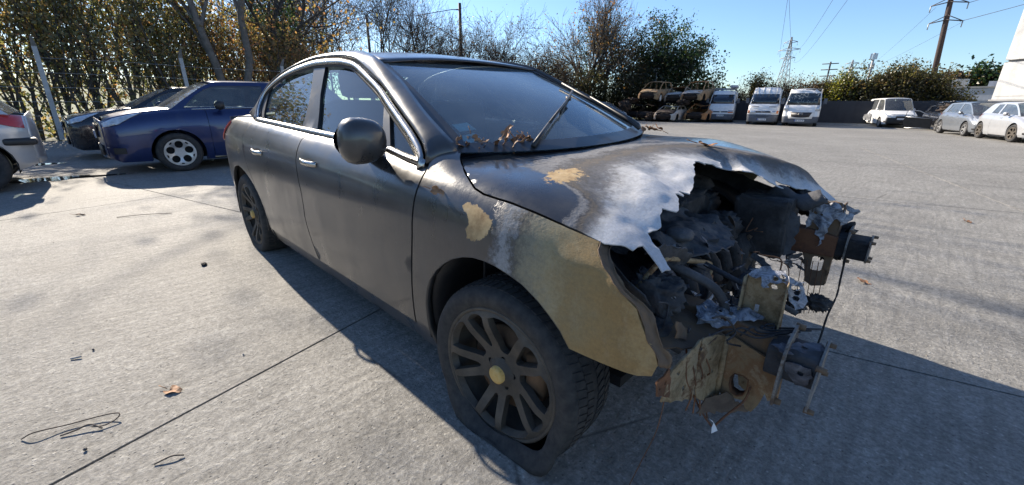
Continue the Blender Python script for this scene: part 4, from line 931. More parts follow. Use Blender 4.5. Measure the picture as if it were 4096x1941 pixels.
ring = [c + (sa * math.cos(k * math.pi / 14) + sb * math.sin(k * math.pi / 14)) * .185 for k in range(29)]
sw.tube(ring, .016, 8, False); sw.tube([c - sa * .18, c, c + sa * .18], [.018, .05, .018], 8); sw.tube([c, c - sb * .18], .02, 8)
sw.build('steering_wheel', MT['interior'], car)
# ---- wheels
def wheel_main(cx, hz, steer, flat, rear=False):
    w = empty('wheel', (cx, -.79 if not rear else -.785, hz), steer, car)
    Rt = .332
    prof = [(.228, -.095), (.236, -.104), (.25, -.113), (.270, -.121), (.290, -.120), (.305, -.112), (.314, -.096), (.318, -.06), (.319, 0), (.318, .06), (.314, .096), (.302, .112), (.27, .121), (.24, .108), (.228, .095)]
    n = 72; V = []
    for r_, h in prof:
        for k in range(n):
            a = 2 * math.pi * k / n; x, z, y = r_ * math.cos(a), r_ * math.sin(a), h
            lo = -hz + .004
            s_ = max(0, (lo + .10 - z)) if flat else max(0, lo + .04 - z)       # squashed where it meets the ground
            if s_ > 0:
                y += math.copysign(min(.038, s_ * .30), h) * (1 if abs(h) > .05 else .4) * (1 if flat else .5); x *= 1 + s_ * .15
                z = max(z, lo + .003 * math.sin(7 * a))
            if flat and r_ < .30 and h < 0:      # bead torn off the rim towards the front
                tr_ = math.exp(-((a - R(318)) / .30) ** 2); y -= .03 * tr_; x += .035 * tr_; z -= .02 * tr_; z = max(z, lo)
            V.append((x, y, z))
    F = [(i * n + k, i * n + (k + 1) % n, (i + 1) * n + (k + 1) % n, (i + 1) * n + k) for i in range(len(prof) - 1) for k in range(n)]
    t = mk('tyre', V, F, MT['tread'], w)
    # tread blocks on the front of the tyre
    tb = MB()
    for k in range(72):
        a = 2 * math.pi * k / 72
        if math.sin(a) * .321 < -hz + .05: continue
        for s_ in (-1, 1):
            for y0, y1 in ((.012, .05), (.056, .094)):
                q = []
                for yy, da in ((y0, 0.0), (y1, .035), (y1, .035 + .062), (y0, .062)):
                    aa = a + da; rr = .3225 if yy < .09 else .317; q.append((rr * math.cos(aa), s_ * yy, rr * math.sin(aa)))
                q2 = [(x * .975, y, z * .975) for x, y, z in q]
                tb.add(q + q2, [(0, 1, 2, 3), (0, 4, 5, 1), (1, 5, 6, 2), (2, 6, 7, 3), (3, 7, 4, 0)])
    tag(tb.build('tread_blocks', MT['tread'], t, smooth=False), kind='stuff')
    # alloy: five pairs of spokes cut from a dished disc
    holes = []
    for k in range(5):
        c0 = k * 72 + 8
        def wedge(ca, a_in, a_out, r0, r1):
            p = []
            for m in range(5): p.append((ca - a_in + 2 * a_in * m / 4, r0 - .008 * math.sin(math.pi * m / 4)))
            for m in range(7): p.append((ca + a_out - 2 * a_out * m / 6, r1 + .006 * math.sin(math.pi * m / 6)))
            return [(r_ * math.cos(R(a)), r_ * math.sin(R(a))) for a, r_ in p]
        holes.append(wedge(c0, 10.5, 18.2, .092, .206)); holes.append(wedge(c0 + 36, 4.5, 9.8, .108, .205))
        ca = R(c0 + 36 - 36); holes.append([(.056 * math.cos(ca) + .0105 * math.cos(b), .056 * math.sin(ca) + .0105 * math.sin(b)) for b in [m * math.pi / 4 for m in range(8)]])
    ol = [(.226 * math.cos(k * math.pi / 36), .226 * math.sin(k * math.pi / 36)) for k in range(72)]
    def dish(x, z):
        r_ = math.hypot(x, z); return (x, -.092 + .034 * sstep(.215, .075, r_) + .010 * sstep(.205, .226, r_) - .020 * sstep(.045, .02, r_), z)
    rim = panel('rim', ol, dish, MT['dusty_alloy'], w, holes=holes, d=.017, solid=.026, flip=True, off=-1)
    md = rim.modifiers.new('bevel', 'BEVEL'); md.width = .007; md.segments = 3; md.limit_method = 'ANGLE'; md.angle_limit = R(50)
    b = MB(); b.lathe([(.243, -.1), (.246, -.109), (.240, -.113), (.232, -.108), (.226, -.090), (.216, -.05), (.205, .08)], 64); b.build('rim_flange', MT['dusty_alloy'], rim)
    cp = MB(); cp.lathe([(0, -.116), (.022, -.116), (.031, -.111), (.034, -.07)], 24); cp.build('centre_cap', MT['cap'], rim)
    d = MB(); d.lathe([(.06, -.02), (.155, -.02), (.155, -.045), (.06, -.045)], 40, caps=False); d.box((.13, -.03, .03), (.07, .07, .15)); d.build('brake_disc', MT['disc_rust'], w)
    k_ = MB(); k_.lathe([(0, -.005), (.2, -.005)], 32); k_.build('wheel_backing', MT['black'], w)
    return w
g = G('tyre_rubber'); nn = g.noise(30, 5, .6); g.set(col=g.mix(g.ramp(nn, [(.35, 0), (.7, 1)]), (.018, .018, .019), (.05, .046, .042)), rough=.85, normal=g.bump(g.noise(150, 3, .6), .2, .004)); MT['tread'] = g.m
MT['cap'] = burnt_steel('cap_rust', [(.22, .13, .04), (.60, .36, .10), (.62, .42, .16), (.24, .14, .06)], 40)
wF = wheel_main(0, .254, .070, True); wR = wheel_main(-2.817, .282, 0, False, True)
for w_, x in ((wF, 0), (wR, -2.817)):
    c2 = copy_tree(w_, car); c2.location = (x, .79, .30); c2.rotation_euler = (0, 0, math.pi)
# wheel housings
for cx, sy_ in ((0, -1), (-2.817, -1), (0, 1), (-2.817, 1)):
    A = [Vector((cx + .385 * math.cos(a), sy_ * (.895 - (.06 if cx == 0 and math.cos(a) > .1 else 0)), .31 + .375 * math.sin(a))) for a in [R(-12 + 204 * k / 24) for k in range(25)]]
    B = [Vector((p.x, sy_ * .50, p.z)) for p in A]
    if cx == 0: A = [p for p in A if not (p.x > .30)]; B = [p for p in B if not (p.x > .30)]
    V, F = strip(A, B, 4); n0 = len(V)
    mk('wheel_housing', [ln(p) if sy_ > 0 else p for p in V], F, MT['plastic'], car, solid=.006)
# ------------------------------------------------------------------ bonnet, burnt open at the front
bonnet_rear = [(-0.385, -0.705), (-0.355, -0.56), (-0.321, -0.45), (-0.276, -0.34), (-0.252, -0.24), (-0.232, -0.1), (-0.227, 0), (-0.232, 0.14), (-0.247, 0.29), (-0.271, 0.46), (-0.321, 0.6), (-0.37, 0.7), (-0.385, 0.735)]
bonnet_left = [(-.33, .775), (-.285, .79), (-.205, .824), (-.14, .846), (-.09, .852), (-.025, .849), (.07, .842), (.175, .826), (.25, .811), (.31, .80), (.40, .782), (.48, .758), (.56, .727), (.635, .695)]
burnt_edge = [(.61, .66), (.575, .665), (.56, .61), (.525, .60), (.50, .545), (.46, .53), (.425, .48), (.44, .43), (.475, .40), (.43, .385), (.42, .33), (.375, .345), (.37, .27), (.35, .235), (.30, .262), (.255, .25), (.25, .20), (.262, .16), (.30, .105), (.262, .098), (.245, .06), (.27, -.013), (.25, -.06), (.265, -.119), (.30, -.18), (.32, -.241), (.338, -.305), (.305, -.318), (.318, -.35), (.345, -.371), (.333, -.418), (.36, -.45), (.375, -.479), (.388, -.521), (.352, -.545), (.362, -.575), (.382, -.601), (.365, -.648), (.405, -.676), (.43, -.69), (.475, -.725), (.468, -.757), (.425, -.742), (.398, -.735), (.39, -.772), (.37, -.777), (.345, -.794), (.325, -.806)]
gapxy = [(x, BURNT.at(x, t)[1] + .006) for x, t in gap[1:-1]]
XW = [(-.9, .30), (-.81, .285), (-.70, .262), (-.64, .21), (-.556, .172), (-.41, .155), (-.24, .14), (-.09, .135), (.1, .16), (.3, .26), (.5, .40), (.75, .56), (.9, .6)]
def xw(y):
    for a, b in zip(XW, XW[1:]):
        if a[0] <= y <= b[0]: return a[1] + (b[1] - a[1]) * (y - a[0]) / (b[0] - a[0])
    return .3
def burn_h(x, y):
    k = 1.15 + 3.0 * sstep(-.62, -.74, y) + 1.2 * sstep(.3, .6, y); b = .665 + (x - xw(y)) * k
    b += .05 * fbm(x * 4, y * 4, 3)
    top_ = sstep(-.74, -.66, y) * sstep(.78, .70, y)                     # dull, dusty paint on the flat top, the sky's reflection painted in as grey
    return max(b, (.265 + .06 * fbm(x * 3, y * 3, 7)) * top_)
far_edge = [(p.x, p.y) for p in resample([(a, b, 0) for a, b in burnt_edge[:22]], 70)]
def bon(x, y, w=1):
    q = BURNT.at(x, BURNT.t_of_y(x, abs(y))); p = ln((x, y, q[2]))
    k = sstep(-.12, .18, x - xw(y)) * sstep(-.80, -.70, y) * sstep(.80, .62, y)
    rip = math.sin(y * 17 + 1.2 + 2.2 * math.sin(x * 5) + 1.3 * noise.noise(Vector((y * 3, x * 3, 5))))
    p.z += w * k * (.020 * rip + .012 * fbm(x * 6, y * 6, 9) - .012 * sstep(.0, .25, x - xw(y)))
    if y < -.5: p.z -= .03 * sstep(.34, .5, x)
    p.z -= .055 * sstep(.44, .64, x) * sstep(.45, .68, y)
    if y > .12:                                # the far edge is curled down in scallops
        dd = min(math.hypot(x - a, y - b) for a, b in far_edge); c_ = sstep(.13, 0, dd) * sstep(.12, .3, y)
        p.z -= c_ * (.062 + .012 * math.sin(30 * x)); p.y -= c_ * .015
    p.z += .0035 * w * k * fbm(x * 30, y * 30, 2)
    return p
hood_out = bonnet_rear + bonnet_left + burnt_edge + gapxy
rndh = random.Random(5)
def ragged(P, i0, i1, a):
    o = []
    for i, p in enumerate(P):
        o.append(p)
        if i0 <= i < i1:
            q = P[i + 1]; L = math.hypot(q[0] - p[0], q[1] - p[1]); n = int(L / .014)
            for k in range(1, n): t = k / n; o.append((p[0] + (q[0] - p[0]) * t + rndh.uniform(-a, a), p[1] + (q[1] - p[1]) * t + rndh.uniform(-a, a)))
    return o
i0 = len(bonnet_rear) + len(bonnet_left)
hood_out = ragged(hood_out, i0, i0 + len(burnt_edge) - 1, .0038)
hood = panel('bonnet', hood_out, bon, MT['paint_hood'], car, d=.017, solid=.004, flip=False, attr=dict(burn=burn_h, peel=lambda x, y: max(0, .5 + .22 - 6 * math.hypot((x - .03) * .8, (y + .60) * .5)) if abs(y + .6) < .25 else 0))
hood['label'] = 'bonnet with ash-white ragged burnt front edge'
# inner frame of the bonnet, a bent strip hanging under its far corner
A = [ln((x, .47 + .02 * math.sin(9 * x), z)) for x, z in ((.27, .700), (.33, .705), (.42, .765), (.48, .775), (.54, .755), (.60, .775))]
B = [ln((x, .45 + .03 * math.sin(7 * x), z)) for x, z in ((.30, .660), (.37, .665), (.44, .715), (.50, .715), (.57, .695), (.64, .735))]
A = [p - Vector((0, 0, .065)) for p in A]; B = [p - Vector((0, 0, .065)) for p in B]
V, F = strip(smoothpoly(A, 24), smoothpoly(B, 24), 5, lambda s, t: (.01 * math.sin(6 * s), -.02 * math.sin(math.pi * t), .006 * math.sin(14 * s)))
mk('bonnet_frame', V, F, MT['char2'], car, solid=.003)
# scuttle under the windscreen
V, F = strip([ln((-.50 + .12 * (1 - (k / 12 - 1) ** 2), -.74 + 1.48 * k / 24, .90)) for k in range(25)], [ln((-.24 + .14 * (1 - (k / 12 - 1) ** 2), -.74 + 1.48 * k / 24, .885)) for k in range(25)], 3)
mk('scuttle_panel', V, F, MT['plastic'], car, solid=.004)

# ------------------------------------------------------------------ engine bay
def lump(name, c, s, mat, seed=0, amp=.25, e=.55, f=3.2, n=34, m=22, parent=car, rot=None):
    V = []
    sg = lambda v, k: math.copysign(abs(v) ** k, v)
    for i in range(m + 1):
        ph = math.pi * i / m
        for k in range(n):
            th = 2 * math.pi * k / n
            p = Vector((sg(math.sin(ph), e) * sg(math.cos(th), e), sg(math.sin(ph), e) * sg(math.sin(th), e), sg(math.cos(ph), e)))
            r_ = 1 + amp * fbm(p.x * f + seed * 3.1, p.y * f - seed, p.z * f + seed * 1.7, 4) + min(.10, amp * .6) * fbm(p.x * f * 3.3 + seed, p.y * f * 3.3, p.z * f * 3.3, 3)
            p = Vector((p.x * s[0] * r_, p.y * s[1] * r_, p.z * s[2] * r_))
            if rot is not None: p = rot @ p
            V.append(p + Vector(c))
    F = [(i * n + k, i * n + (k + 1) % n, (i + 1) * n + (k + 1) % n, (i + 1) * n + k) for i in range(m) for k in range(n)]
    return mk(name, V, F, mat, parent)
def flake(name, pts, mat, parent=car, amp=.012, d=.012, seed=0, thick=.003, fq=22, jit=.006, nh=0):
    """ragged melted sheet: polygon in its own plane given by 3D corner points"""
    P = [Vector(p) for p in pts]; c = sum(P, Vector()) / len(P)
    nrm = Vector()
    for i in range(len(P)): nrm += (P[i] - c).cross(P[(i + 1) % len(P)] - c)
    nrm.normalize(); a = (P[0] - c).normalized(); b = nrm.cross(a)
    rnd = random.Random(seed); out = []
    for i in range(len(P)):
        p, q = P[i], P[(i + 1) % len(P)]; n = max(1, int((q - p).length / .012))
        for k in range(n):
            v = p.lerp(q, k / n) + Vector((rnd.uniform(-1, 1), rnd.uniform(-1, 1), rnd.uniform(-1, 1))) * jit
            out.append(((v - c).dot(a), (v - c).dot(b)))
    def up_(x, y):
        v = c + a * x + b * y + nrm * (amp * fbm(x * fq + seed, y * fq, seed * .7, 4))
        return v
    hs = []
    for _ in range(nh):
        p = out[rnd.randrange(len(out))]; hx, hy, hr = p[0] * rnd.uniform(.1, .6), p[1] * rnd.uniform(.1, .6), rnd.uniform(.004, .010)
        if inpoly(hx, hy, out): hs.append([(hx + hr * rnd.uniform(.6, 1.3) * math.cos(q * 1.05), hy + hr * rnd.uniform(.6, 1.3) * math.sin(q * 1.05)) for q in range(6)])
    return panel(name, out, up_, mat, parent, holes=hs, d=d, solid=thick)
fwall = panel('firewall', [(-.74, .28), (.74, .28), (.74, .90), (-.74, .85)], lambda y, z: Vector((-.24 + .03 * fbm(y * 5, z * 5), y, z)), MT['char'], car, d=.06, solid=.01)
for s_ in (-1, 1):
    A = [Vector((-.22 + .62 * k / 14, s_ * (.68 + .015 * math.sin(k)), .83 - .012 * k - (0.02 if k > 10 else 0))) for k in range(15)]; B = [Vector((p.x, s_ * (.60 + .02 * math.sin(k * 1.7)), .44)) for k, p in enumerate(A)]
    V, F = strip(A, B, 8, lambda s, t: (.012 * math.sin(20 * s), s_ * .02 * math.sin(8 * s + 6 * t), .01 * math.sin(17 * s)))
    mk('inner_wing', [ln(p) if s_ > 0 else p for p in V], F, MT['char2' if s_ < 0 else 'char'], car, solid=.004)
    t_ = MB(); t_.lathe([(.0, .79), (.035, .79), (.04, .78), (.07, .775), (.10, .765), (.125, .73), (.14, .64), (.15, .45)], 28, 'z', (.02, s_ * .53, 0)); t_.build('strut_tower', MT['char2'], car)
lump('engine_block', (.14, -.12, .45), (.22, .34, .17), MT['char'], 1, .12, .3, 5, 48, 30)
flake('engine_cover', [(.05, -.46, .745), (.22, -.50, .735), (.40, -.47, .70), (.455, -.33, .675), (.47, -.18, .655), (.40, -.02, .65), (.30, .05, .68), (.12, .04, .73), (.04, -.15, .75)], MT['char2'], car, .030, .014, 14, .005, fq=9, jit=.010, nh=3)
lump('oil_filler', (.345, -.36, .715), (.045, .05, .022), MT['char2'], 15, .12, .9, 3, 24, 14)
for k in range(5):
    rb2 = MB(); yk = -.42 + .11 * k; rb2.tube(smoothpoly([(.10, yk, .70), (.28, yk - .01, .67), (.40, yk + .01, .60), (.43, yk + .02, .52)], 14), [.026] * 14, 10); rb2.build('intake_runner', MT['char'], car)
hr_ = random.Random(12)
for k in range(14):
    a0 = Vector((hr_.uniform(.05, .45), hr_.uniform(-.65, .55), hr_.uniform(.45, .70))); a1 = a0 + Vector((hr_.uniform(-.1, .25), hr_.uniform(-.3, .3), hr_.uniform(-.22, .05))); md_ = (a0 + a1) / 2 + Vector((hr_.uniform(-.06, .06), hr_.uniform(-.08, .08), hr_.uniform(-.02, .08)))
    hb_ = MB(); hb_.tube(smoothpoly([a0, md_, a1], 16), hr_.choice((.004, .006, .009, .014)), 7); hb_.build('burnt_hose', MT[hr_.choice(('char', 'char2', 'char2', 'burnt_rail'))], car)
flake('battery_plate', [(.40, -.74, .52), (.46, -.76, .515), (.56, -.66, .505), (.58, -.54, .51), (.50, -.48, .52), (.40, -.50, .53), (.36, -.62, .53)], MT['burnt_rail'], car, .010, .02, 16, .004, fq=9, jit=.004)
flake('baffle_panel', [(.36, .34, .50), (.46, .33, .50), (.56, .35, .52), (.57, .36, .68), (.50, .35, .72), (.40, .34, .71)], MT['char2'], car, .012, .02, 17, .004, fq=8, jit=.006, nh=2)
lump('gearbox', (.20, .33, .44), (.20, .18, .17), MT['char'], 3, .3, .6, 3.4)
lump('air_box', (.08, .14, .70), (.13, .16, .06), MT['char'], 8, .14, .3, 4)
lump('battery_tray', (.42, .42, .62), (.11, .10, .13), MT['char'], 4, .07, .15, 5, 40, 26)
lump('charred_loom', (.66, .58, .56), (.075, .06, .075), MT['char'], 5, .55, .8, 5, 44, 30)
lump('charred_loom', (.54, .60, .70), (.11, .05, .045), MT['char'], 7, .5, .8, 5, 40, 26, rot=Matrix.Rotation(.42, 3, 'Y'))
lump('coolant_bottle', (.40, -.62, .60), (.07, .05, .06), MT['char2'], 9, .4, .7, 4)
lump('alternator', (.37, -.34, .52), (.05, .06, .06), MT['char2'], 11, .25, .8, 4)
for i, (c, s_) in enumerate([((.46, -.52, .47), (.05, .06, .03)), ((.42, -.66, .50), (.05, .05, .05)), ((.33, -.56, .53), (.08, .07, .06)), ((.50, -.20, .40), (.05, .10, .05)), ((.48, .12, .42), (.04, .12, .05)), ((.30, .20, .62), (.07, .07, .06)), ((.08, -.36, .70), (.08, .06, .05)), ((.12, .42, .66), (.08, .08, .06))]):
    lump('burnt_debris', c, s_, MT['char2' if i % 3 == 1 else 'char'], 20 + i, .30, .6, 5, 34, 22)
pl = MB(); pl.lathe([(0, 0), (.03, 0), (.034, .008), (.060, .008), (.064, 0), (.068, .02), (.068, .05)], 32, 'y', (.40, -.36, .535)); pl.build('pulley', MT['char2'], car)
lump('lower_shield', (.10, -.10, .31), (.26, .45, .03), MT['char'], 12, .3, .5, 3)
# chassis legs, uprights and crash cans
for s_ in (-1, 1):
    ll = (lambda p: ln(p)) if s_ > 0 else (lambda p: Vector(p))
    rail = MB(); rail.prism([(-.22, .44), (.60, .435), (.70, .44), (.70, .53), (.60, .545), (-.22, .555)], s_ * .435, s_ * .505, 'y')
    ro = rail.build('chassis_leg', MT['rusty_rail' if s_ > 0 else 'burnt_rail'], car, smooth=False, bevel=.006)
    # upright with a rectangular opening
    out = [(.585, .44), (.600, .40), (.622, .30), (.650, .285), (.690, .30), (.697, .40), (.694, .46), (.690, .60), (.682, .672), (.585, .665), (.588, .55)]
    hole = [(.630, .365), (.636, .358), (.664, .360), (.670, .367), (.672, .42), (.666, .427), (.636, .424), (.629, .417)]
    y0 = s_ * .455 if s_ > 0 else -.435
    o = panel('upright', out, lambda x, z: ll((x, y0 + .004 * fbm(x * 20, z * 20), z)), MT['burnt_plate' if s_ < 0 else 'burnt_rail'], car, holes=[hole] if s_ > 0 else [[(.655 + .009 * math.cos(a), .645 + .009 * math.sin(a)) for a in [k * math.pi / 4 for k in range(8)]], [(.618, .555), (.63, .555), (.63, .58), (.618, .58)]], d=.02, solid=.008)
    V, F = strip([ll((.690, y0, z)) for z in (.30, .40, .5, .6, .672)], [ll((.693, y0 + .035 * s_, z)) for z in (.30, .40, .5, .6, .672)], 1); mk('upright_flange', V, F, MT['burnt_plate' if s_ < 0 else 'burnt_rail'], o, solid=.004)
    V, F = strip([ll((.588, y0, z)) for z in (.44, .55, .665)], [ll((.586, y0 + .03 * s_, z)) for z in (.44, .55, .665)], 1); mk('upright_flange', V, F, MT['burnt_plate' if s_ < 0 else 'burnt_rail'], o, solid=.004)
    can = MB(); can.prism([(s_ * .455, .442), (s_ * .545, .442), (s_ * .552, .452), (s_ * .552, .518), (s_ * .545, .528), (s_ * .455, .528), (s_ * .448, .518), (s_ * .448, .452)], .690, .803, 'x')
    co = can.build('crash_can', MT['char2' if s_ < 0 else 'char'], car, smooth=False, bevel=.004)
    if s_ > 0:
        for v in co.data.vertices: v.co = ln(v.co)
        for v in ro.data.vertices: v.co = ln(v.co)
    pe = MB(); pe.prism([(s_ * .42, .51), (s_ * .44, .55), (s_ * .50, .545), (s_ * .56, .53), (s_ * .60, .48), (s_ * .615, .42), (s_ * .59, .40), (s_ * .55, .43), (s_ * .46, .435), (s_ * .425, .46)], .803, .808, 'x')
    po = pe.build('end_plate', MT['grey_plate'], co, smooth=False)
    p1 = MB(); p1.prism([(s_ * .43, .555), (s_ * .47, .572), (s_ * .55, .56), (s_ * .585, .53), (s_ * .60, .46), (s_ * .595, .385), (s_ * .56, .375), (s_ * .55, .43), (s_ * .44, .44), (s_ * .42, .50)], .730, .736, 'x')
    q1 = p1.build('mount_plate', MT['grey_plate'], co, smooth=False)
    if s_ > 0:
        for m_ in (po, q1):
            for v in m_.data.vertices: v.co = ln(v.co)
    for (xx, yy, zz, r0) in ((.800, .44, .53, .008), (.800, .57, .52, .008), (.800, .60, .415, .008), (.800, .45, .45, .008), (.728, .575, .39, .010), (.728, .45, .56, .010)):
        bl = MB(); bl.tube([ll((xx, s_ * yy, zz)), ll((xx + .022, s_ * yy, zz))], [r0, r0 * .75], 6); bl.build('bolt', MT['burnt_rail'], co)
# near side: bracket under the chassis leg with its opening, and plates towards the wing
brk = [(.578, .492), (.605, .50), (.64, .487), (.70, .472), (.735, .44), (.735, .36), (.715, .345), (.705, .362), (.695, .315), (.683, .287), (.668, .29), (.655, .312), (.60, .30), (.582, .325)]
hb = [(.614, .372), (.622, .388), (.645, .392), (.660, .384), (.663, .355), (.655, .326), (.640, .316), (.620, .322), (.613, .345)]
o = panel('leg_bracket', brk, lambda x, z: Vector((x, -.523 + .006 * fbm(x * 18, z * 18, 4), z)), MT['burnt_rust'], car, holes=[hb], d=.015, solid=.008)
V, F = strip([(x, -.523, z) for x, z in hb + hb[:1]], [(x, -.49, z) for x, z in hb + hb[:1]], 1); mk('bracket_rim', V, F, MT['rust'], o, solid=.003)
for pts, m_, sd in (([(.580, -.53, .500), (.570, -.59, .522), (.562, -.65, .530), (.556, -.66, .42), (.565, -.64, .335), (.578, -.585, .300), (.585, -.53, .295)], 'burnt_plate', 1),
                    ([(.556, -.655, .530), (.545, -.74, .505), (.535, -.80, .47), (.533, -.81, .40), (.548, -.73, .37), (.560, -.655, .335)], 'burnt_plate', 2),
                    ([(.535, -.795, .50), (.528, -.845, .475), (.53, -.84, .435), (.54, -.78, .405)], 'rust', 3)):
    o = flake('front_apron', pts, MT[m_], car, .006, .02, sd, .005, jit=.002, nh=2)
rb_ = MB(); rb_.tube([(.585, -.528, .50), (.588, -.532, .40), (.588, -.53, .30)], [.009, .009, .008], 6); rb_.build('apron_rib', MT['burnt_plate'], car)
lo = flake('lower_apron', [(.57, -.60, .31), (.60, -.525, .315), (.665, -.52, .295), (.675, -.50, .275), (.62, -.55, .265), (.58, -.64, .285)], MT['burnt_rail'], car, .006, .02, 6, .004)
# slots and bright aluminium splashes
for i, (pts, amp) in enumerate([
    ([(.48, -.50, .545), (.50, -.45, .55), (.53, -.46, .557), (.57, -.45, .56), (.62, -.44, .555), (.65, -.46, .55), (.64, -.50, .55), (.60, -.50, .552), (.57, -.53, .555), (.52, -.58, .545), (.50, -.55, .55)], .02),
    ([(.50, -.53, .545), (.55, -.52, .56), (.60, -.505, .56), (.60, -.515, .53), (.55, -.55, .525), (.51, -.57, .53)], .016),
    ([(.59, -.43, .685), (.63, -.42, .695), (.69, -.42, .690), (.715, -.41, .665), (.69, -.45, .675), (.645, -.452, .672), (.642, -.452, .635), (.628, -.452, .632), (.622, -.45, .672), (.595, -.45, .672)], .012),
    ([(.68, -.44, .685), (.715, -.43, .67), (.735, -.43, .63), (.72, -.45, .60), (.70, -.45, .63), (.69, -.45, .66)], .012),
]): flake('melted_aluminium', pts, MT['melt'], car, amp * 1.2, .010, 30 + i, .003, nh=4)
for i, (pts, amp) in enumerate([
    ([(.575, .46, .70), (.60, .44, .705), (.67, .44, .70), (.69, .45, .665), (.665, .44, .62), (.66, .44, .60), (.648, .437, .52), (.640, .437, .505), (.636, .438, .555), (.622, .438, .56), (.615, .438, .60), (.595, .44, .61), (.575, .44, .55), (.58, .445, .62), (.57, .45, .66)], .012),
    ([(.66, .45, .70), (.72, .47, .69), (.74, .50, .665), (.71, .47, .63), (.69, .46, .61), (.68, .45, .64)], .016)]):
    flake('melted_aluminium', [ln(p) - Vector((0, 0, .03)) for p in pts], MT['melt'], car, amp * 1.2, .010, 40 + i, .003, nh=3)
flake('melted_aluminium', [(.36, -.32, .56), (.40, -.25, .55), (.45, -.24, .50), (.46, -.27, .46), (.43, -.32, .44), (.40, -.36, .45)], MT['melt'], car, .02, .012, 51, .004)
flake('melted_aluminium', [(.33, -.08, .60), (.36, -.01, .58), (.42, -.0, .52), (.43, -.05, .49), (.38, -.1, .54)], MT['melt_dark'], car, .03, .012, 52, .004)
flake('burnt_sheet', [(.40, -.70, .76), (.44, -.60, .76), (.46, -.52, .71), (.43, -.52, .66), (.40, -.58, .70), (.385, -.68, .73)], MT['char2'], car, .02, .015, 53, .003)
for i in range(40):
    rnd = random.Random(100 + i); c = Vector((rnd.uniform(.28, .60), rnd.uniform(-.72, -.25), 0)); c.z = .52 + .10 * rnd.random() + (.08 if c.y > -.5 and c.x < .4 else 0)
    w_ = rnd.uniform(.006, .018)
    flake('ash_scrap', [c + Vector((rnd.uniform(-w_, w_), rnd.uniform(-w_, w_), rnd.uniform(-w_, w_))) for _ in range(4)], MT['melt'] if i % 3 else MT['melt_dark'], car, .008, .02, 60 + i, .002)
# pipes, rods, hanging wires
p_ = MB(); p_.tube(smoothpoly([(.36, -.66, .62), (.40, -.63, .70), (.42, -.60, .712), (.42, -.45, .665), (.42, -.27, .608), (.425, -.235, .585), (.42, -.24, .545)], 30), .0085, 8); p_.build('coolant_pipe', MT['burnt_plate'], car)
p_ = MB(); p_.tube([(.42, -.24, .555), (.42, -.245, .50)], .017, 10); p_.build('pipe_sleeve', MT['rust'], car)
p_ = MB(); p_.tube([(.44, -.36, .635), (.58, -.37, .60), (.715, -.37, .56)], .009, 8); p_.build('bonnet_stay', MT['char2'], car)
p_ = MB(); p_.tube([(.34, -.50, .66), (.38, -.46, .60), (.40, -.42, .53)], [.012, .014, .010], 8); p_.build('burnt_hose', MT['melt_dark'], car)
lump('hanging_clump', (.62, .38, .30), (.035, .05, .04), MT['char'], 71, .6, .8, 5, 30, 20); lump('hanging_clump', (.70, .33, .34), (.04, .025, .03), MT['char'], 72, .6, .8, 5, 30, 20)
def wire(pts, r_, mat, name='hanging_wire'):
    w_ = MB(); w_.tube(smoothpoly(pts, 22), r_, 5); return w_.build(name, mat, car)
wire([ln((.735, .52, .46)), (.74, .53, .40), (.745, .50, .33), (.735, .46, .24), (.735, .42, .15), (.73, .40, .06)], .0042, MT['char'])
for i in range(4):
    a = -.72 + .03 * i; wire([(.545, a, .50), (.55 + .01 * i, a + .02, .42), (.56, a + .05, .36), (.555 + .012 * i, a + .04, .31 - .02 * i)], .0022, MT['rust'])
wire([(.50, -.60, .47), (.53, -.60, .34), (.58, -.60, .265), (.612, -.60, .235)], .0032, MT['rusty_rail']); wire([(.612, -.60, .235), (.635, -.58, .28), (.665, -.55, .33), (.67, -.53, .37)], .0032, MT['rusty_rail'])
flake('wire_tag', [(.600, -.603, .262), (.608, -.60, .262), (.622, -.60, .236), (.616, -.603, .225)], MT['plate'], car, .001, .02, 81, .003)
wire([(.53, -.78, .43), (.525, -.79, .30), (.50, -.80, .18), (.47, -.80, .05)], .0014, MT['rust'])
for i in range(5): wire([ln((.60 + .02 * i, .40, .42)), (.61 + .02 * i, .41, .33), (.62 + .015 * i, .42 + .02 * i, .22)], .0016, MT['rust'])

for i, pts in enumerate([[(.70, -.55, .532), (.74, -.50, .535), (.795, -.46, .533), (.80, -.50, .531), (.76, -.545, .52), (.72, -.56, .51)], [(.74, -.558, .50), (.79, -.557, .51), (.795, -.557, .46), (.77, -.56, .45), (.745, -.558, .47)]]):
    flake('melted_aluminium', pts, MT['melt_dark'], car, .008, .010, 90 + i, .003, nh=1)
for i in range(5):
    y0 = -.60 + .03 * i; wire([(.56 + .03 * i, y0, .52), (.60 + .02 * i, y0 + .03, .545), (.66, y0 + .05 - .01 * i, .535), (.70 + .02 * i, y0 + .09, .545)], .003, MT['char'], 'burnt_cable')

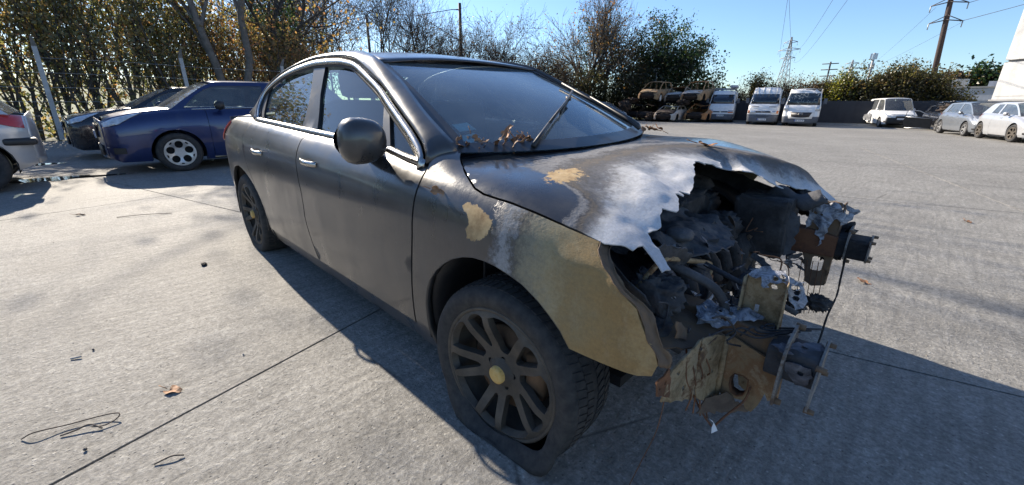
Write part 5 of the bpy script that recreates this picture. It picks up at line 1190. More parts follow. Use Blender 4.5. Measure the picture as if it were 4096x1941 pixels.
rq = random.Random(31)
for i in range(70):        # twisted scraps and ash filling the bay
    c = Vector((rq.uniform(.12, .62), rq.uniform(-.74, .50), 0)); c.z = rq.uniform(.47, .60) + (.10 if c.x < .42 and -.5 < c.y < .1 else 0)
    if c.x > .5 and c.y > -.42: c.z = rq.uniform(.44, .53); c.y = rq.choice((-.47, .47)) + rq.uniform(-.05, .05)
    L_ = rq.uniform(.02, .055); a = Vector((rq.gauss(0, 1), rq.gauss(0, 1), rq.gauss(0, .6))).normalized(); b_ = a.cross(Vector((rq.gauss(0, 1), rq.gauss(0, 1), rq.gauss(0, 1)))).normalized()
    flake('burnt_scrap', [c - a * L_ - b_ * L_ * .3, c - b_ * L_ * .45, c + a * L_ - b_ * L_ * .2, c + a * L_ * .8 + b_ * L_ * .35, c + b_ * L_ * .3, c - a * L_ * .7 + b_ * L_ * .4], MT[rq.choice(('char', 'char2', 'char2', 'melt_dark', 'burnt_rail', 'melt'))], car, .012, .012, 200 + i, .002, jit=.004)
for i in range(16):
    a = Vector((rq.uniform(.25, .60), rq.uniform(-.72, .3), rq.uniform(.50, .66))); pts = [a]
    for k in range(4): a = a + Vector((rq.gauss(.01, .03), rq.gauss(0, .04), rq.gauss(-.02, .025))); pts.append(a)
    wire(pts, rq.choice((.0015, .0022, .003)), MT[rq.choice(('char', 'rust', 'char2'))], 'burnt_cable')
# ------------------------------------------------------------------ the other vehicles
WHEEL_CACHE = {}
def circ(cx, cy, r_, n=14, a0=0): return [(cx + r_ * math.cos(a0 + 2 * math.pi * k / n), cy + r_ * math.sin(a0 + 2 * math.pi * k / n)) for k in range(n)]
def gwheel(parent, pos, r_, style, out=-1, mat='alloy', turn=0):
    """out=-1: outer face towards -y"""
    key = (style, round(r_, 3), mat)
    w = empty('wheel', pos, turn + (0 if out < 0 else math.pi), parent)
    if key not in WHEEL_CACHE:
        t = MB(); s = r_ * .69; t.lathe([(s, -.085), (s + .03, -.10), (r_ - .02, -.10), (r_, -.07), (r_, .07), (r_ - .02, .10), (s, .085)], 36); tm_ = t.build('tyre', MT['rubber'], w).data
        holes = []
        R0 = s * 1.0
        if style == 'five_hole':
            for k in range(5): holes.append(circ(.60 * R0 * math.cos(R(72 * k + 90)), .60 * R0 * math.sin(R(72 * k + 90)), .27 * R0, 16))
            for k in range(5):
                a = R(72 * k + 54); holes.append([(.80 * R0 * math.cos(a - .10), .80 * R0 * math.sin(a - .10)), (.90 * R0 * math.cos(a - .13), .90 * R0 * math.sin(a - .13)), (.90 * R0 * math.cos(a + .13), .90 * R0 * math.sin(a + .13)), (.80 * R0 * math.cos(a + .10), .80 * R0 * math.sin(a + .10))])
        else:
            n = dict(five=5, six=6, seven=7, steel=10)[style]
            for k in range(n):
                a = 2 * math.pi * k / n; d = math.pi / n
                if style == 'steel': holes.append(circ(.68 * R0 * math.cos(a), .68 * R0 * math.sin(a), .10 * R0, 8))
                else:
                    f = .62; holes.append([(.34 * R0 * math.cos(a - d * .35), .34 * R0 * math.sin(a - d * .35)), (.84 * R0 * math.cos(a - d * f), .84 * R0 * math.sin(a - d * f)), (.87 * R0 * math.cos(a), .87 * R0 * math.sin(a)), (.84 * R0 * math.cos(a + d * f), .84 * R0 * math.sin(a + d * f)), (.34 * R0 * math.cos(a + d * .35), .34 * R0 * math.sin(a + d * .35))])
        rm = panel('rim', circ(0, 0, R0, 36), lambda x, z: (x, -.075 + .02 * sstep(.9 * R0, .3 * R0, math.hypot(x, z)), z), MT[mat], w, holes=holes, d=.05, solid=.02, flip=True).data
        b = MB(); b.lathe([(0, -.03), (R0, -.03)], 24); bm = b.build('dark_backing', MT['black'], w).data  # flat near-black disc behind the rim holes, standing for the shade inside
        WHEEL_CACHE[key] = (tm_, rm, bm)
    else:
        tm_, rm, bm = WHEEL_CACHE[key]
        link(bpy.data.objects.new('tyre', tm_), w); o = link(bpy.data.objects.new('rim', rm), w); md = o.modifiers.new('thick', 'SOLIDIFY'); md.thickness = .02; md.offset = -1
        link(bpy.data.objects.new('dark_backing', bm), w)
    return w
DEF = dict(w=.86, wb=2.55, fo=.80, ro=.72, h=1.47, zb=.20, bf=.90, br=.98, hn=.68, hb=.97, tz=1.0, xwb=-.05, xwt=-.90, xrt=-2.75, xrb=-3.15, rw=.31, track=.75, yr=.60, doors=5, style='five', rim='alloy', burnt=False, glass='far_window', wheels=(1, 1, 1, 1), door_x=-.42, bx=-1.45, plate=True, lampt=(.60, .80), low='plastic')
def gcar(label, loc, rz, paint, name='parked_car', cat='car', z=0, group=None, tilt=(0, 0), **kw):
    P = dict(DEF); P.update(kw); w = P['w']; L = P['wb'] + P['ro']; fo = P['fo']
    car_ = empty(name, (loc[0], loc[1], z), rz); car_.rotation_euler = (tilt[0], tilt[1], rz); tag(car_, label, cat, group)
    bm = MT[paint]; st = {}
    def zd(x):   # height of the deck edge
        pts = [(-L, P['tz'] - .06), (-L + .35, P['tz'] - .02), (-P['wb'], P['br'] + .0), (P['xwb'] - .3, P['bf'] + .02), (P['xwb'], P['bf']), (fo - .35, P['hn'] + .04), (fo, P['hn'] - .06)]
        for a, b in zip(pts, pts[1:]):
            if a[0] <= x <= b[0]: t = (x - a[0]) / (b[0] - a[0]); return a[1] + (b[1] - a[1]) * t
        return pts[0][1] if x < -L else pts[-1][1]
    for x, f, zb in ((fo, .70, P['zb'] + .06), (fo - .05, .84, P['zb']), (fo - .18, .93, P['zb']), (fo - .42, .985, P['zb']), (0, 1, P['zb']), (P['xwb'] - .35, 1, P['zb'] - .02), (-P['wb'] * .55, 1, P['zb'] - .02), (-P['wb'], 1, P['zb']), (-L + .32, .96, P['zb'] + .04), (-L + .08, .87, P['zb'] + .07), (-L, .74, P['zb'] + .12)):
        W = w * f; e = zd(x); H = e - zb; hc = e + (P['hb'] - P['bf']) * (1 if x < 0 else .8)
        st[x] = [(W - .055, zb), (W - .02, zb + .14 * H), (W, zb + .45 * H), (W - .003, zb + .66 * H), (W - .018, zb + .80 * H), (W - .06, zb + .92 * H), (W - .13, e), (W * .5, e + (hc - e) * .75), (0, hc)]
    B = Body(st); S = lambda x, t: Vector(B.at(x, t)); rw = P['rw']; ra = rw + .055
    def arch(cx, a0=-20, a1=200, n=16):
        o = []
        for k in range(n + 1):
            a = R(a1 + (a0 - a1) * k / n); x, z_ = cx + ra * math.cos(a), rw + ra * math.sin(a)
            if z_ > B.at(x, 0)[2] + .005: o.append((x, B.t_of_z(x, z_)))
        return o
    af = arch(0); ar = arch(-P['wb'])
    af = [(af[0][0], 0)] + af + [(af[-1][0], 0)]; ar = [(ar[0][0], 0)] + ar + [(ar[-1][0], 0)]
    dx, bx = P['door_x'], P['bx']
    rd_end = min(-P['wb'] + .02, bx - .7)
    tops = lambda a, b, n=8: [(a + (b - a) * k / n, .80) for k in range(n + 1)]
    panels = [('front_wing', [(fo, .80), (fo, 0)] + [(p[0], p[1]) for p in af[::-1]] + [(dx, 0)] + tops(dx, fo - .02)), ('front_door', [(dx - .006, .03), (bx + .004, .03)] + tops(bx + .004, dx - .006))]
    if P['doors'] == 5: panels.append(('rear_door', [(bx - .004, .03), (ar[-1][0] + .03, .03)] + [(x + .015, min(.78, t + .012)) for x, t in ar[::-1] if x > rd_end] + [(rd_end, .80)] + tops(rd_end, bx - .004)))
    if P['doors'] == 5: qd = [(rd_end - .006, .80)] + [(x + .009, t + .006) for x, t in ar if x > rd_end] + [(ar[-1][0] + .02, 0)]
    else: qd = [(bx - .004, .80), (bx - .004, 0)]
    panels.append(('rear_quarter', qd + ar[::-1] + [(-L, 0), (-L, .80)] + tops(-L + .02, qd[0][0] - .02)))
    for nm, pl in panels:
        o = panel(nm, pl, S, bm, car_, d=.10, sy=1.5, solid=.012); mirror_of(o, car_)
    o = panel('sill', [(af[0][0] - .01, 0), (ar[-1][0] + .01, 0), (ar[-1][0] + .01, .026), (af[0][0] - .01, .026)], S, MT[P['low']] if not P['burnt'] else bm, car_, d=.12, sy=1.5, solid=.01); mirror_of(o, car_)
    # bonnet, nose, tail
    def deck(nm, xa, xb, m_, dz=.004, n=9):
        V = []; ny = 12
        for i in range(n + 1):
            x = xa + (xb - xa) * i / n; e = -B.at(x, .80)[1]
            for j in range(ny + 1):
                y = -e + 2 * e * j / ny; q = B.at(x, B.t_of_y(x, abs(y))); V.append((x, y, q[2] + dz + (.03 * fbm(x * 4, y * 4, loc[0]) if P['burnt'] else 0)))
        F = [(i * (ny + 1) + j, i * (ny + 1) + j + 1, (i + 1) * (ny + 1) + j + 1, (i + 1) * (ny + 1) + j) for i in range(n) for j in range(ny)]
        return mk(nm, V, F, m_, car_, solid=.01)
    if not P['burnt'] or P.get('hood', True): deck('bonnet', fo - .03 if not P['burnt'] else fo - .25, P['xwb'] - .08, MT[P.get('hoodmat', paint)])
    if P['xrb'] > -L + .25: deck('boot_lid', P['xrb'] + .1, -L + .03, bm)
    def cap(nm, x, m_, bulge):
        V = []; n = 12
        for i in range(9):
            t = .80 * i / 8; p = B.at(x, t)
            for j in range(n + 1):
                q = -1 + 2 * j / n; V.append((x + bulge * (1 - q * q) * (1 - .25 * (t / .8) ** 3), p[1] * -q, p[2] + (.05 if i == 8 else 0) * (1 - q * q)))
        F = [(i * (n + 1) + j, i * (n + 1) + j + 1, (i + 1) * (n + 1) + j + 1, (i + 1) * (n + 1) + j) for i in range(8) for j in range(n)]
        return mk(nm, V, F, m_, car_, solid=.01), B
    nx = fo; nb = .07
    if not P['burnt']:
        cap('front_bumper', fo, bm, nb); cap('tailgate_and_bumper', -L, bm, -.05)
        fpt = lambda y, z_, d=.012: (fo + nb * (1 - (y / (w * .72)) ** 2) + d, y, z_)
        g_ = MB(); zz = P['hn'] - .16; q = [fpt(y, zz + s) for s in (-.05, .05) for y in [-.32 + .64 * k / 8 for k in range(9)]]; g_.add(q, [(k, k + 1, k + 10, k + 9) for k in range(8)]); g_.build('grille', MT['plastic'], car_, solid=.01)
        g_ = MB(); q = [fpt(y, z_) for z_ in (P['zb'] + .10, P['zb'] + .26) for y in [-.42 + .84 * k / 8 for k in range(9)]]; g_.add(q, [(k, k + 1, k + 10, k + 9) for k in range(8)]); g_.build('lower_grille', MT['plastic'], car_, solid=.01)
        if P['plate']:
            g_ = MB(); g_.box((fo + nb + .02, 0, P['hn'] - .27), (.015, .50, .11)); pp = g_.build('number_plate', MT['plate'], car_, smooth=False); g_ = MB(); g_.box((fo + nb + .029, .24, P['hn'] - .27), (.004, .045, .11)); g_.build('plate_band', MT['plate_blue'], pp, smooth=False)
        t0, t1 = P['lampt']; hl_ = [(fo - .02, t0), (fo - .01, t0 + .10), (fo - .15, t1 - .01), (fo - .50, t1), (fo - .40, t1 - .07), (fo - .2, t0 + .01)]
        o = panel('headlamp', hl_, lambda x, t: S(x, t) + Vector((.008, -.012, .006)), MT['lamp_clear'], car_, d=.06, sy=1.5, solid=.01); mirror_of(o, car_)
        o = panel('fog_lamp', [(fo - .06, .14), (fo - .06, .24), (fo - .2, .22), (fo - .2, .14)], lambda x, t: S(x, t) + Vector((.006, -.008, 0)), MT['plastic'], car_, d=.06, sy=1.5, solid=.01); mirror_of(o, car_)
        rl = [(-L + .02, .52), (-L + .30, .62), (-L + .34, .74), (-L + .2, .795), (-L + .02, .79)]
        o = panel('rear_lamp', rl, lambda x, t: S(x, t) + Vector((-.006, -.010, 0)), MT['lamp_red'], car_, d=.06, sy=1.5, solid=.01); mirror_of(o, car_)
        for a in (dx - .75, bx - .75)[:(2 if P['doors'] == 5 else 1)]:
            h_ = MB(); A = [S(a + .16 * k / 6, .62) + Vector((0, -.006 - .022 * math.sin(math.pi * k / 6), 0)) for k in range(7)]; h_.tube(A, .012, 6); o = h_.build('door_handle', bm, car_); mirror_of(o, car_)
        m_ = MB(); c = Vector((dx - .20, -(w + .06), P['bf'] + .08)); m_.lathe([(.01, -.07), (.06, -.06), (.078, 0), (.07, .05), (.03, .075)], 14, 'x', tuple(c), True); m_.tube([c, c + Vector((-.02, .13, -.06))], .03, 6); o = m_.build('door_mirror', MT[P.get('mir', paint)], car_); mirror_of(o, car_)
    else:
        e = MB(); e.box((fo - .28, 0, .36), (.10, 1.15, .12)); e.box((fo - .12, 0, .50), (.06, 1.2, .10)); e.build('bumper_beam', MT['wreck_dark'], car_, smooth=False)
        lump('engine_remains', (fo - .48, 0, .50), (.30, .55, .22), MT['wreck_dark'], int(loc[0] * 3), .35, .6, 3, 24, 14, parent=car_)
        cap('tail_panel', -L, bm, -.05)
    # greenhouse
    zbelt = lambda x: zd(x) + .0
    yb = w - .13; H = P['h']; kk = (yb - P['yr']) / (H - .10 - P['bf'])
    gy = lambda z_: -(yb - kk * (z_ - P['bf']))
    xwb, xwt, xrt, xrb = P['xwb'], P['xwt'], P['xrt'], P['xrb']
    top_ = [(xwb + .02, zbelt(xwb)), (xwb + (xwt - xwb) * .5, P['bf'] + (H - .09 - P['bf']) * .56), (xwt, H - .09), (xwt - .35, H - .055), ((xwt + xrt) / 2, H - .045), (xrt + .3, H - .06), (xrt, H - .10), ((xrt + xrb) / 2, (H - .10) * .55 + .45 * zbelt(xrb)), (xrb, zbelt(xrb))]
    topv = [(p.x, p.z) for p in smoothpoly([(a, 0, b) for a, b in top_], 36)]
    bot = [(xrb + (xwb - xrb) * k / 14, zbelt(xrb + (xwb - xrb) * k / 14)) for k in range(1, 14)]
    def zt(x):
        zs = [a[1] + (b[1] - a[1]) * (x - a[0]) / (b[0] - a[0]) for a, b in zip(topv, topv[1:]) if min(a[0], b[0]) <= x <= max(a[0], b[0]) and abs(a[0] - b[0]) > 1e-6]
        return max(zs) if zs else H
    ins = .055
    def win(xa, xb, skewa, skewb):
        o = []; n = 8
        for k in range(n + 1): x = xa + (xb - xa) * k / n; o.append((x, zbelt(x) + .02))
        a2, b2 = xa + skewa, xb + skewb
        for k in range(n + 1):
            x = b2 + (a2 - b2) * k / n; z_ = max(zbelt(x) + .03, zt(min(xwb, max(xrb, x))) - ins); o.append((x, z_))
        return o
    fwn = win(xwb - .17, bx + .05, -.34 * (xwb - xwt), 0)
    wins = [fwn]
    re = (xrt + xrb) / 2 + .18 if xrb < -P['wb'] - .1 else xrb + .35
    wins.append(win(bx - .06, max(re, -P['wb'] + (-.08 if P['doors'] == 5 else .2)), 0, .12))
    if xrt < -P['wb'] - .25: wins.append(win(-P['wb'] - .16, xrb + .28, 0, .10))
    lift_ = lambda x, z_: Vector((x, gy(z_), z_))
    shell = panel('cabin_frame', topv + bot, lift_, bm, car_, holes=wins, d=.12, solid=.03); mirror_of(shell, car_)
    if P['glass'] and not P['burnt']:
        for wv in wins:
            o = panel('side_window', wv, lambda x, z_: Vector((x, gy(z_) + .012, z_)), MT[P['glass']], car_, d=.2, solid=0); mirror_of(o, car_)
    ix = [p for p in topv if xrt - .02 <= p[0] <= xwt + .02]; V = []; ny = 8
    for (x, z_) in ix:
        for j in range(ny + 1): q = -1 + 2 * j / ny; V.append((x, -gy(z_) * q, z_ + .045 * (1 - q * q) - (.12 * P.get('crush', 0) * (1 - q * q) if P['burnt'] else 0)))
    F = [(i * (ny + 1) + j, i * (ny + 1) + j + 1, (i + 1) * (ny + 1) + j + 1, (i + 1) * (ny + 1) + j) for i in range(len(ix) - 1) for j in range(ny)]
    mk('roof', V, F, MT[P.get('roofmat', paint)], car_, solid=.02)
    if not P['burnt']:
        for nm, (xa, xb) in (('windscreen', (xwb, xwt)), ('rear_screen', (xrb, xrt))):
            V = []
            for i in range(9):
                t = i / 8; x = xa + (xb - xa) * t; z_ = zt(x) if 0 < i < 8 else (zbelt(xa) if i == 0 else zt(xb)); e = -gy(z_) - .01
                for j in range(ny + 1): q = -1 + 2 * j / ny; V.append((x + (.10 if nm == 'windscreen' else -.05) * (1 - q * q) * (1 - t * .6), e * q, z_ + .03 * (1 - q * q)))
            F = [(i * (ny + 1) + j, i * (ny + 1) + j + 1, (i + 1) * (ny + 1) + j + 1, (i + 1) * (ny + 1) + j) for i in range(8) for j in range(ny)]
            mk(nm, V, F, MT['far_window'], car_)
        for y in (-.36, .36):
            s_ = MB(); s_.box((bx + .0, y, .75), (.16, .46, .62), Matrix.Rotation(-.2, 3, 'Y')); s_.box((bx + .25, y, .48), (.5, .46, .14)); s_.box((bx - .09, y, 1.14), (.10, .25, .16)); s_.build('seat', MT['interior'], car_, smooth=False, bevel=.03)
        s_ = MB(); s_.box((xwb - .25, 0, P['bf'] - .12), (.5, 2 * w - .3, .2)); s_.build('dashboard', MT['interior'], car_, smooth=False); s_ = MB(); s_.box((-P['wb'] + .15, 0, .72), (.2, 1.2, .55)); s_.build('rear_bench', MT['interior'], car_, smooth=False)
    fl = MB(); fl.box((-P['wb'] / 2, 0, P['zb'] + .03), (P['wb'] + .6, 2 * w - .32, .03)); fl.build('floor_pan', MT['black'], car_, smooth=False)
    for cx in (0, -P['wb']):
        for s_ in (-1, 1):
            A = [Vector((cx + (ra + .01) * math.cos(a), s_ * (w - .03), rw + (ra + .01) * math.sin(a))) for a in [R(-15 + 210 * k / 12) for k in range(13)]]; V, F = strip(A, [Vector((p.x, s_ * (w - .35), p.z)) for p in A], 1); mk('wheel_housing', V, F, MT['black'], car_, solid=.004)
    for i, (cx, s_) in enumerate(((0, -1), (0, 1), (-P['wb'], -1), (-P['wb'], 1))):
        if P['wheels'][i]: gwheel(car_, (cx, s_ * P['track'], rw), rw, P['style'], s_, P['rim'], P.get('steer', 0) if cx == 0 else 0)
    return car_
HB = R(-90)
blue = gcar('dark blue hatchback with ten-hole silver alloy wheels beside the fence', (-8.93, -.60), HB, 'blue_paint', w=.895, wb=2.61, fo=.86, ro=.80, h=1.52, bf=1.0, br=1.05, hn=.89, hb=1.06, xwb=-.02, xwt=-.64, xrt=-2.75, xrb=-3.2, rw=.318, mir='plastic', track=.79, style='five_hole', door_x=-.48, bx=-1.52, lampt=(.60, .80), steer=0)
b = MB(); b.tube([(-.30, .775, 1.01), (-.8, .775, 1.03), (-1.5, .775, 1.045), (-2.2, .770, 1.06)], .011, 6); b.build('window_trim', MT['chrome'], blue)
for i, (zz, yy) in enumerate(((.60, .30), (.665, .34))):
    b = MB(); b.tube([(.915 - .05 * abs(q) , q * yy * 1.4, zz) for q in [-1 + k / 4 for k in range(9)]], .012, 6); b.build('grille_bar', MT['chrome'], blue)
b = MB(); b.tube([(.80, .72, .43), (.865, .60, .43)], .010, 6); b.build('bumper_strip', MT['chrome'], blue)
black = gcar('black saloon with double oval grille half hidden behind the blue hatchback', (-11.7, -1.02), HB, 'black_paint', w=.90, wb=2.72, fo=.84, ro=1.0, h=1.47, bf=.98, br=1.02, hn=.84, hb=1.05, xwb=-.15, xwt=-.85, xrt=-2.6, xrb=-3.25, rw=.32, track=.78, style='seven')
for s_ in (-1, 1):
    k_ = MB(); k_.tube([(.925, s_ * .12 + .09 * math.cos(a), .64 + .075 * math.sin(a)) for a in [2 * math.pi * k / 16 for k in range(17)]], .012, 6, False); k_.build('oval_grille', MT['chrome'], black)
white_l = gcar('pale silver car cut off by the left edge with red tail lamp', (-8.25, -5.30), HB, 'palesilver_paint', w=.87, wb=2.55, fo=.8, ro=.56, h=1.46, bf=.92, br=1.0, tz=1.0, xrt=-2.6, xrb=-3.0, rw=.325, track=.77, style='steel', rim='plastic')
A = []
b = MB(); b.box((-3.02, .70, .62), (.30, .26, .09)); b.build('rub_strip', MT['plastic'], white_l, bevel=.03)
gh = gcar('grey hatchback with gold-tinted five-spoke wheels in the right-hand row', (2.88, 25.8), R(-73), 'grey_paint', w=.87, wb=2.54, fo=.78, ro=.68, h=1.47, xwb=.12, xwt=-.8, xrt=-2.75, xrb=-3.1, doors=5, style='five', rim='alloy', rw=.305, door_x=-.35, bx=-1.4)
sh = gcar('pale silver hatchback in front of the grey one in the right-hand row', (3.95, 22.25), R(-74), 'palesilver_paint', w=.87, wb=2.47, fo=.80, ro=.68, h=1.43, xwb=-.1, xwt=-.95, xrt=-2.6, xrb=-3.0, doors=3, bx=-1.7, style='six', rim='dusty_alloy', rw=.315, steer=.12)
eh = gcar('white car at the right edge showing only its front corner', (5.12, 19.55), R(-74), 'white_paint', w=.87, wb=2.5, style='seven')
es1 = gcar('silver-blue estate car half hidden behind the windscreen pillar', (-15.9, 26.0), R(-14), 'grey_paint', w=.85, wb=2.65, fo=.85, ro=.95, h=1.44, xrt=-3.3, xrb=-3.55, style='five')
es2 = gcar('white estate car behind the silver-blue estate', (-17.7, 26.8), R(-14), 'white_paint', w=.85, wb=2.65, fo=.85, ro=.95, h=1.62, xrt=-3.3, xrb=-3.5, style='five')
# small white van with torn side
sv = gcar('small white van with a torn crumpled side and black bumper', (-.58, 34.5), R(-70), 'white_paint', name='small_van', cat='van', w=.86, wb=2.69, fo=.80, ro=.62, h=1.80, bf=1.0, br=1.02, hn=.80, hb=1.06, xwb=.05, xwt=-.62, xrt=-3.1, xrb=-3.28, rw=.30, style='steel', rim='alloy', doors=5, lampt=(.62, .80), yr=.66)
b = MB(); b.box((.80, 0, .42), (.16, 1.50, .36)); b.build('black_bumper', MT['plastic'], sv, bevel=.05)
flake('torn_panel', [(-1.5, -.90, .78), (-1.75, -1.0, .86), (-2.35, -1.02, .72), (-2.5, -.95, .50), (-2.1, -1.06, .38), (-1.7, -1.0, .30), (-1.45, -.93, .42)], MT['silver_paint'], sv, .06, .08, 3, .01)
# loose car door and the dark wreck behind it
ld = empty('loose_car_door', (1.05, 31.3, 0), R(-8)); tag(ld, 'loose dark car door leaning on its own on the concrete', 'car door')
dp = [(0, .05), (-1.1, .05), (-1.22, .45), (-1.15, .70), (-.25, .72), (0, .60)]; lf_ = lambda x, z_: Vector((x, -.15 * z_, z_))
o = panel('door_skin', dp, lf_, MT['plastic'], ld, d=.15, solid=.06)
b = MB(); b.tube([lf_(x, z_) for x, z_ in ((-.02, .62), (-.25, .84), (-.6, 1.02), (-.95, 1.05), (-1.12, .98), (-1.15, .70))], .022, 6); b.tube([lf_(0, .62), lf_(-1.15, .71)], .025, 6); b.build('window_frame', MT['silver_paint'], ld)
b = MB(); b.tube([lf_(-.02, .10), lf_(-1.08, .10)], .03, 6); b.build('door_trim', MT['alloy'], ld)
cw = gcar('crushed dark blue-grey car wreck behind the loose door', (2.05, 30.9), R(-76), 'black_paint', name='crushed_car', burnt=True, roofmat='grey_paint', hood=False, w=.85, wb=2.5, h=1.38, crush=1, wheels=(1, 0, 1, 1), style='five')
b = MB(); b.box((.1, -.1, 1.02), (1.3, 1.3, .05), Matrix.Rotation(.28, 3, 'Y')); b.build('bent_bonnet', MT['black_paint'], cw, bevel=.02)
lump('engine_heap', (.4, -.3, .68), (.42, .5, .26), MT['char2'], 91, .5, .7, 3, 30, 18, parent=cw)
b = MB(); b.lathe([(.20, -.09), (.30, -.10), (.32, 0), (.30, .10), (.20, .09)], 24, 'z', (.35, -.35, .93)); b.build('spare_tyre', MT['rubber'], cw)
lump('crushed_front', (-.1, -.25, 1.15), (.55, .55, .22), MT['wreck_dark'], 93, .55, .7, 3.5, 36, 22, parent=cw); lump('crushed_front', (-1.6, .1, 1.42), (.7, .6, .12), MT['black_paint'], 94, .5, .6, 3, 36, 22, parent=cw)
b = MB(); b.tube([(.5, -.9, .9), (.2, -.2, 1.32), (-.5, .4, 1.5), (-1.3, .7, 1.45)], .035, 6); b.build('bent_rail', MT['dark_steel'], cw)
# stacked burnt wrecks
WR = 'burnt wrecks stacked by the trees'
wk = [('tan burnt-out hatchback on top left of the wreck pile with one white wheel', (-15.75, 31.4), -84, 1.50, 'wreck_tan', dict(w=.86, wb=2.6, h=1.56, wheels=(0, 1, 0, 1), style='seven', rim='white_paint', hoodmat='wreck_tan', xwb=.1)),
      ('orange-rusted small wreck wedged in the middle of the pile', (-14.2, 32.6), -80, 1.30, 'wreck_white', dict(w=.80, wb=2.3, h=1.46, wheels=(1, 1, 0, 0), style='five', roofmat='wreck_orange', fo=.7, ro=.5)),
      ('rust-roofed burnt-out car on top right of the wreck pile', (-12.75, 32.6), -86, 1.42, 'wreck_tan', dict(w=.84, wb=2.45, h=1.60, wheels=(0, 0, 0, 0), roofmat='wreck_orange', hoodmat='wreck_white')),
      ('black charred wreck at the bottom left of the pile', (-15.6, 31.1), -84, 0, 'wreck_dark', dict(w=.86, wb=2.6, h=1.40, crush=1.5, wheels=(0, 0, 1, 1), hood=False)),
      ('low burnt wreck with orange rusted door at the bottom middle', (-13.75, 30.4), -82, -.05, 'wreck_white', dict(w=.84, wb=2.5, h=1.32, crush=1, wheels=(0, 0, 0, 0), roofmat='wreck_white', hoodmat='wreck_dark')),
      ('brown rusted wreck at the bottom right of the pile', (-12.1, 32.2), -86, 0, 'wreck_orange', dict(w=.86, wb=2.6, h=1.42, crush=1.5, wheels=(0, 0, 0, 0), hood=False, hoodmat='wreck_dark')),
      ('blackened wreck at the back left of the pile under scrap', (-17.4, 32.2), -84, 0, 'wreck_dark', dict(w=.85, wb=2.5, h=1.4, crush=1.5, wheels=(0, 0, 0, 0), hood=False))]
for i, (lab, loc_, a, z_, pm, kw) in enumerate(wk):
    gcar(lab, loc_, R(a), pm, name='burnt_wreck', z=z_, group=WR, burnt=True, glass=None, tilt=(R((-1.5, 2, 1.5, 0, 0, 0, 0)[i]), R((2, -3, 3, 0, 0, 0, 0)[i])), **kw)
for i, (x, y, z_, s_) in enumerate([(-17.6, 31.8, 1.55, (.5, .8, .22)), (-18.3, 31.0, .5, (.5, .6, .45)), (-17.4, 30.4, 1.1, (.4, .5, .4)), (-14.9, 30.2, .35, (.35, .5, .3)), (-13.2, 31.9, 1.45, (.4, .6, .2))]):
    o = lump('scrap_heap', (x, y, z_), s_, MT['wreck_dark'], 95 + i, .6, .8, 4, 30, 18, parent=None); tag(o, ['tangled charred scrap on top of the back left wreck', 'black scrap lump at the left foot of the wreck pile', 'charred scrap leaning on the left of the pile', 'burnt lump on the ground before the black wreck', 'charred scrap jammed between the upper wrecks'][i], 'scrap')
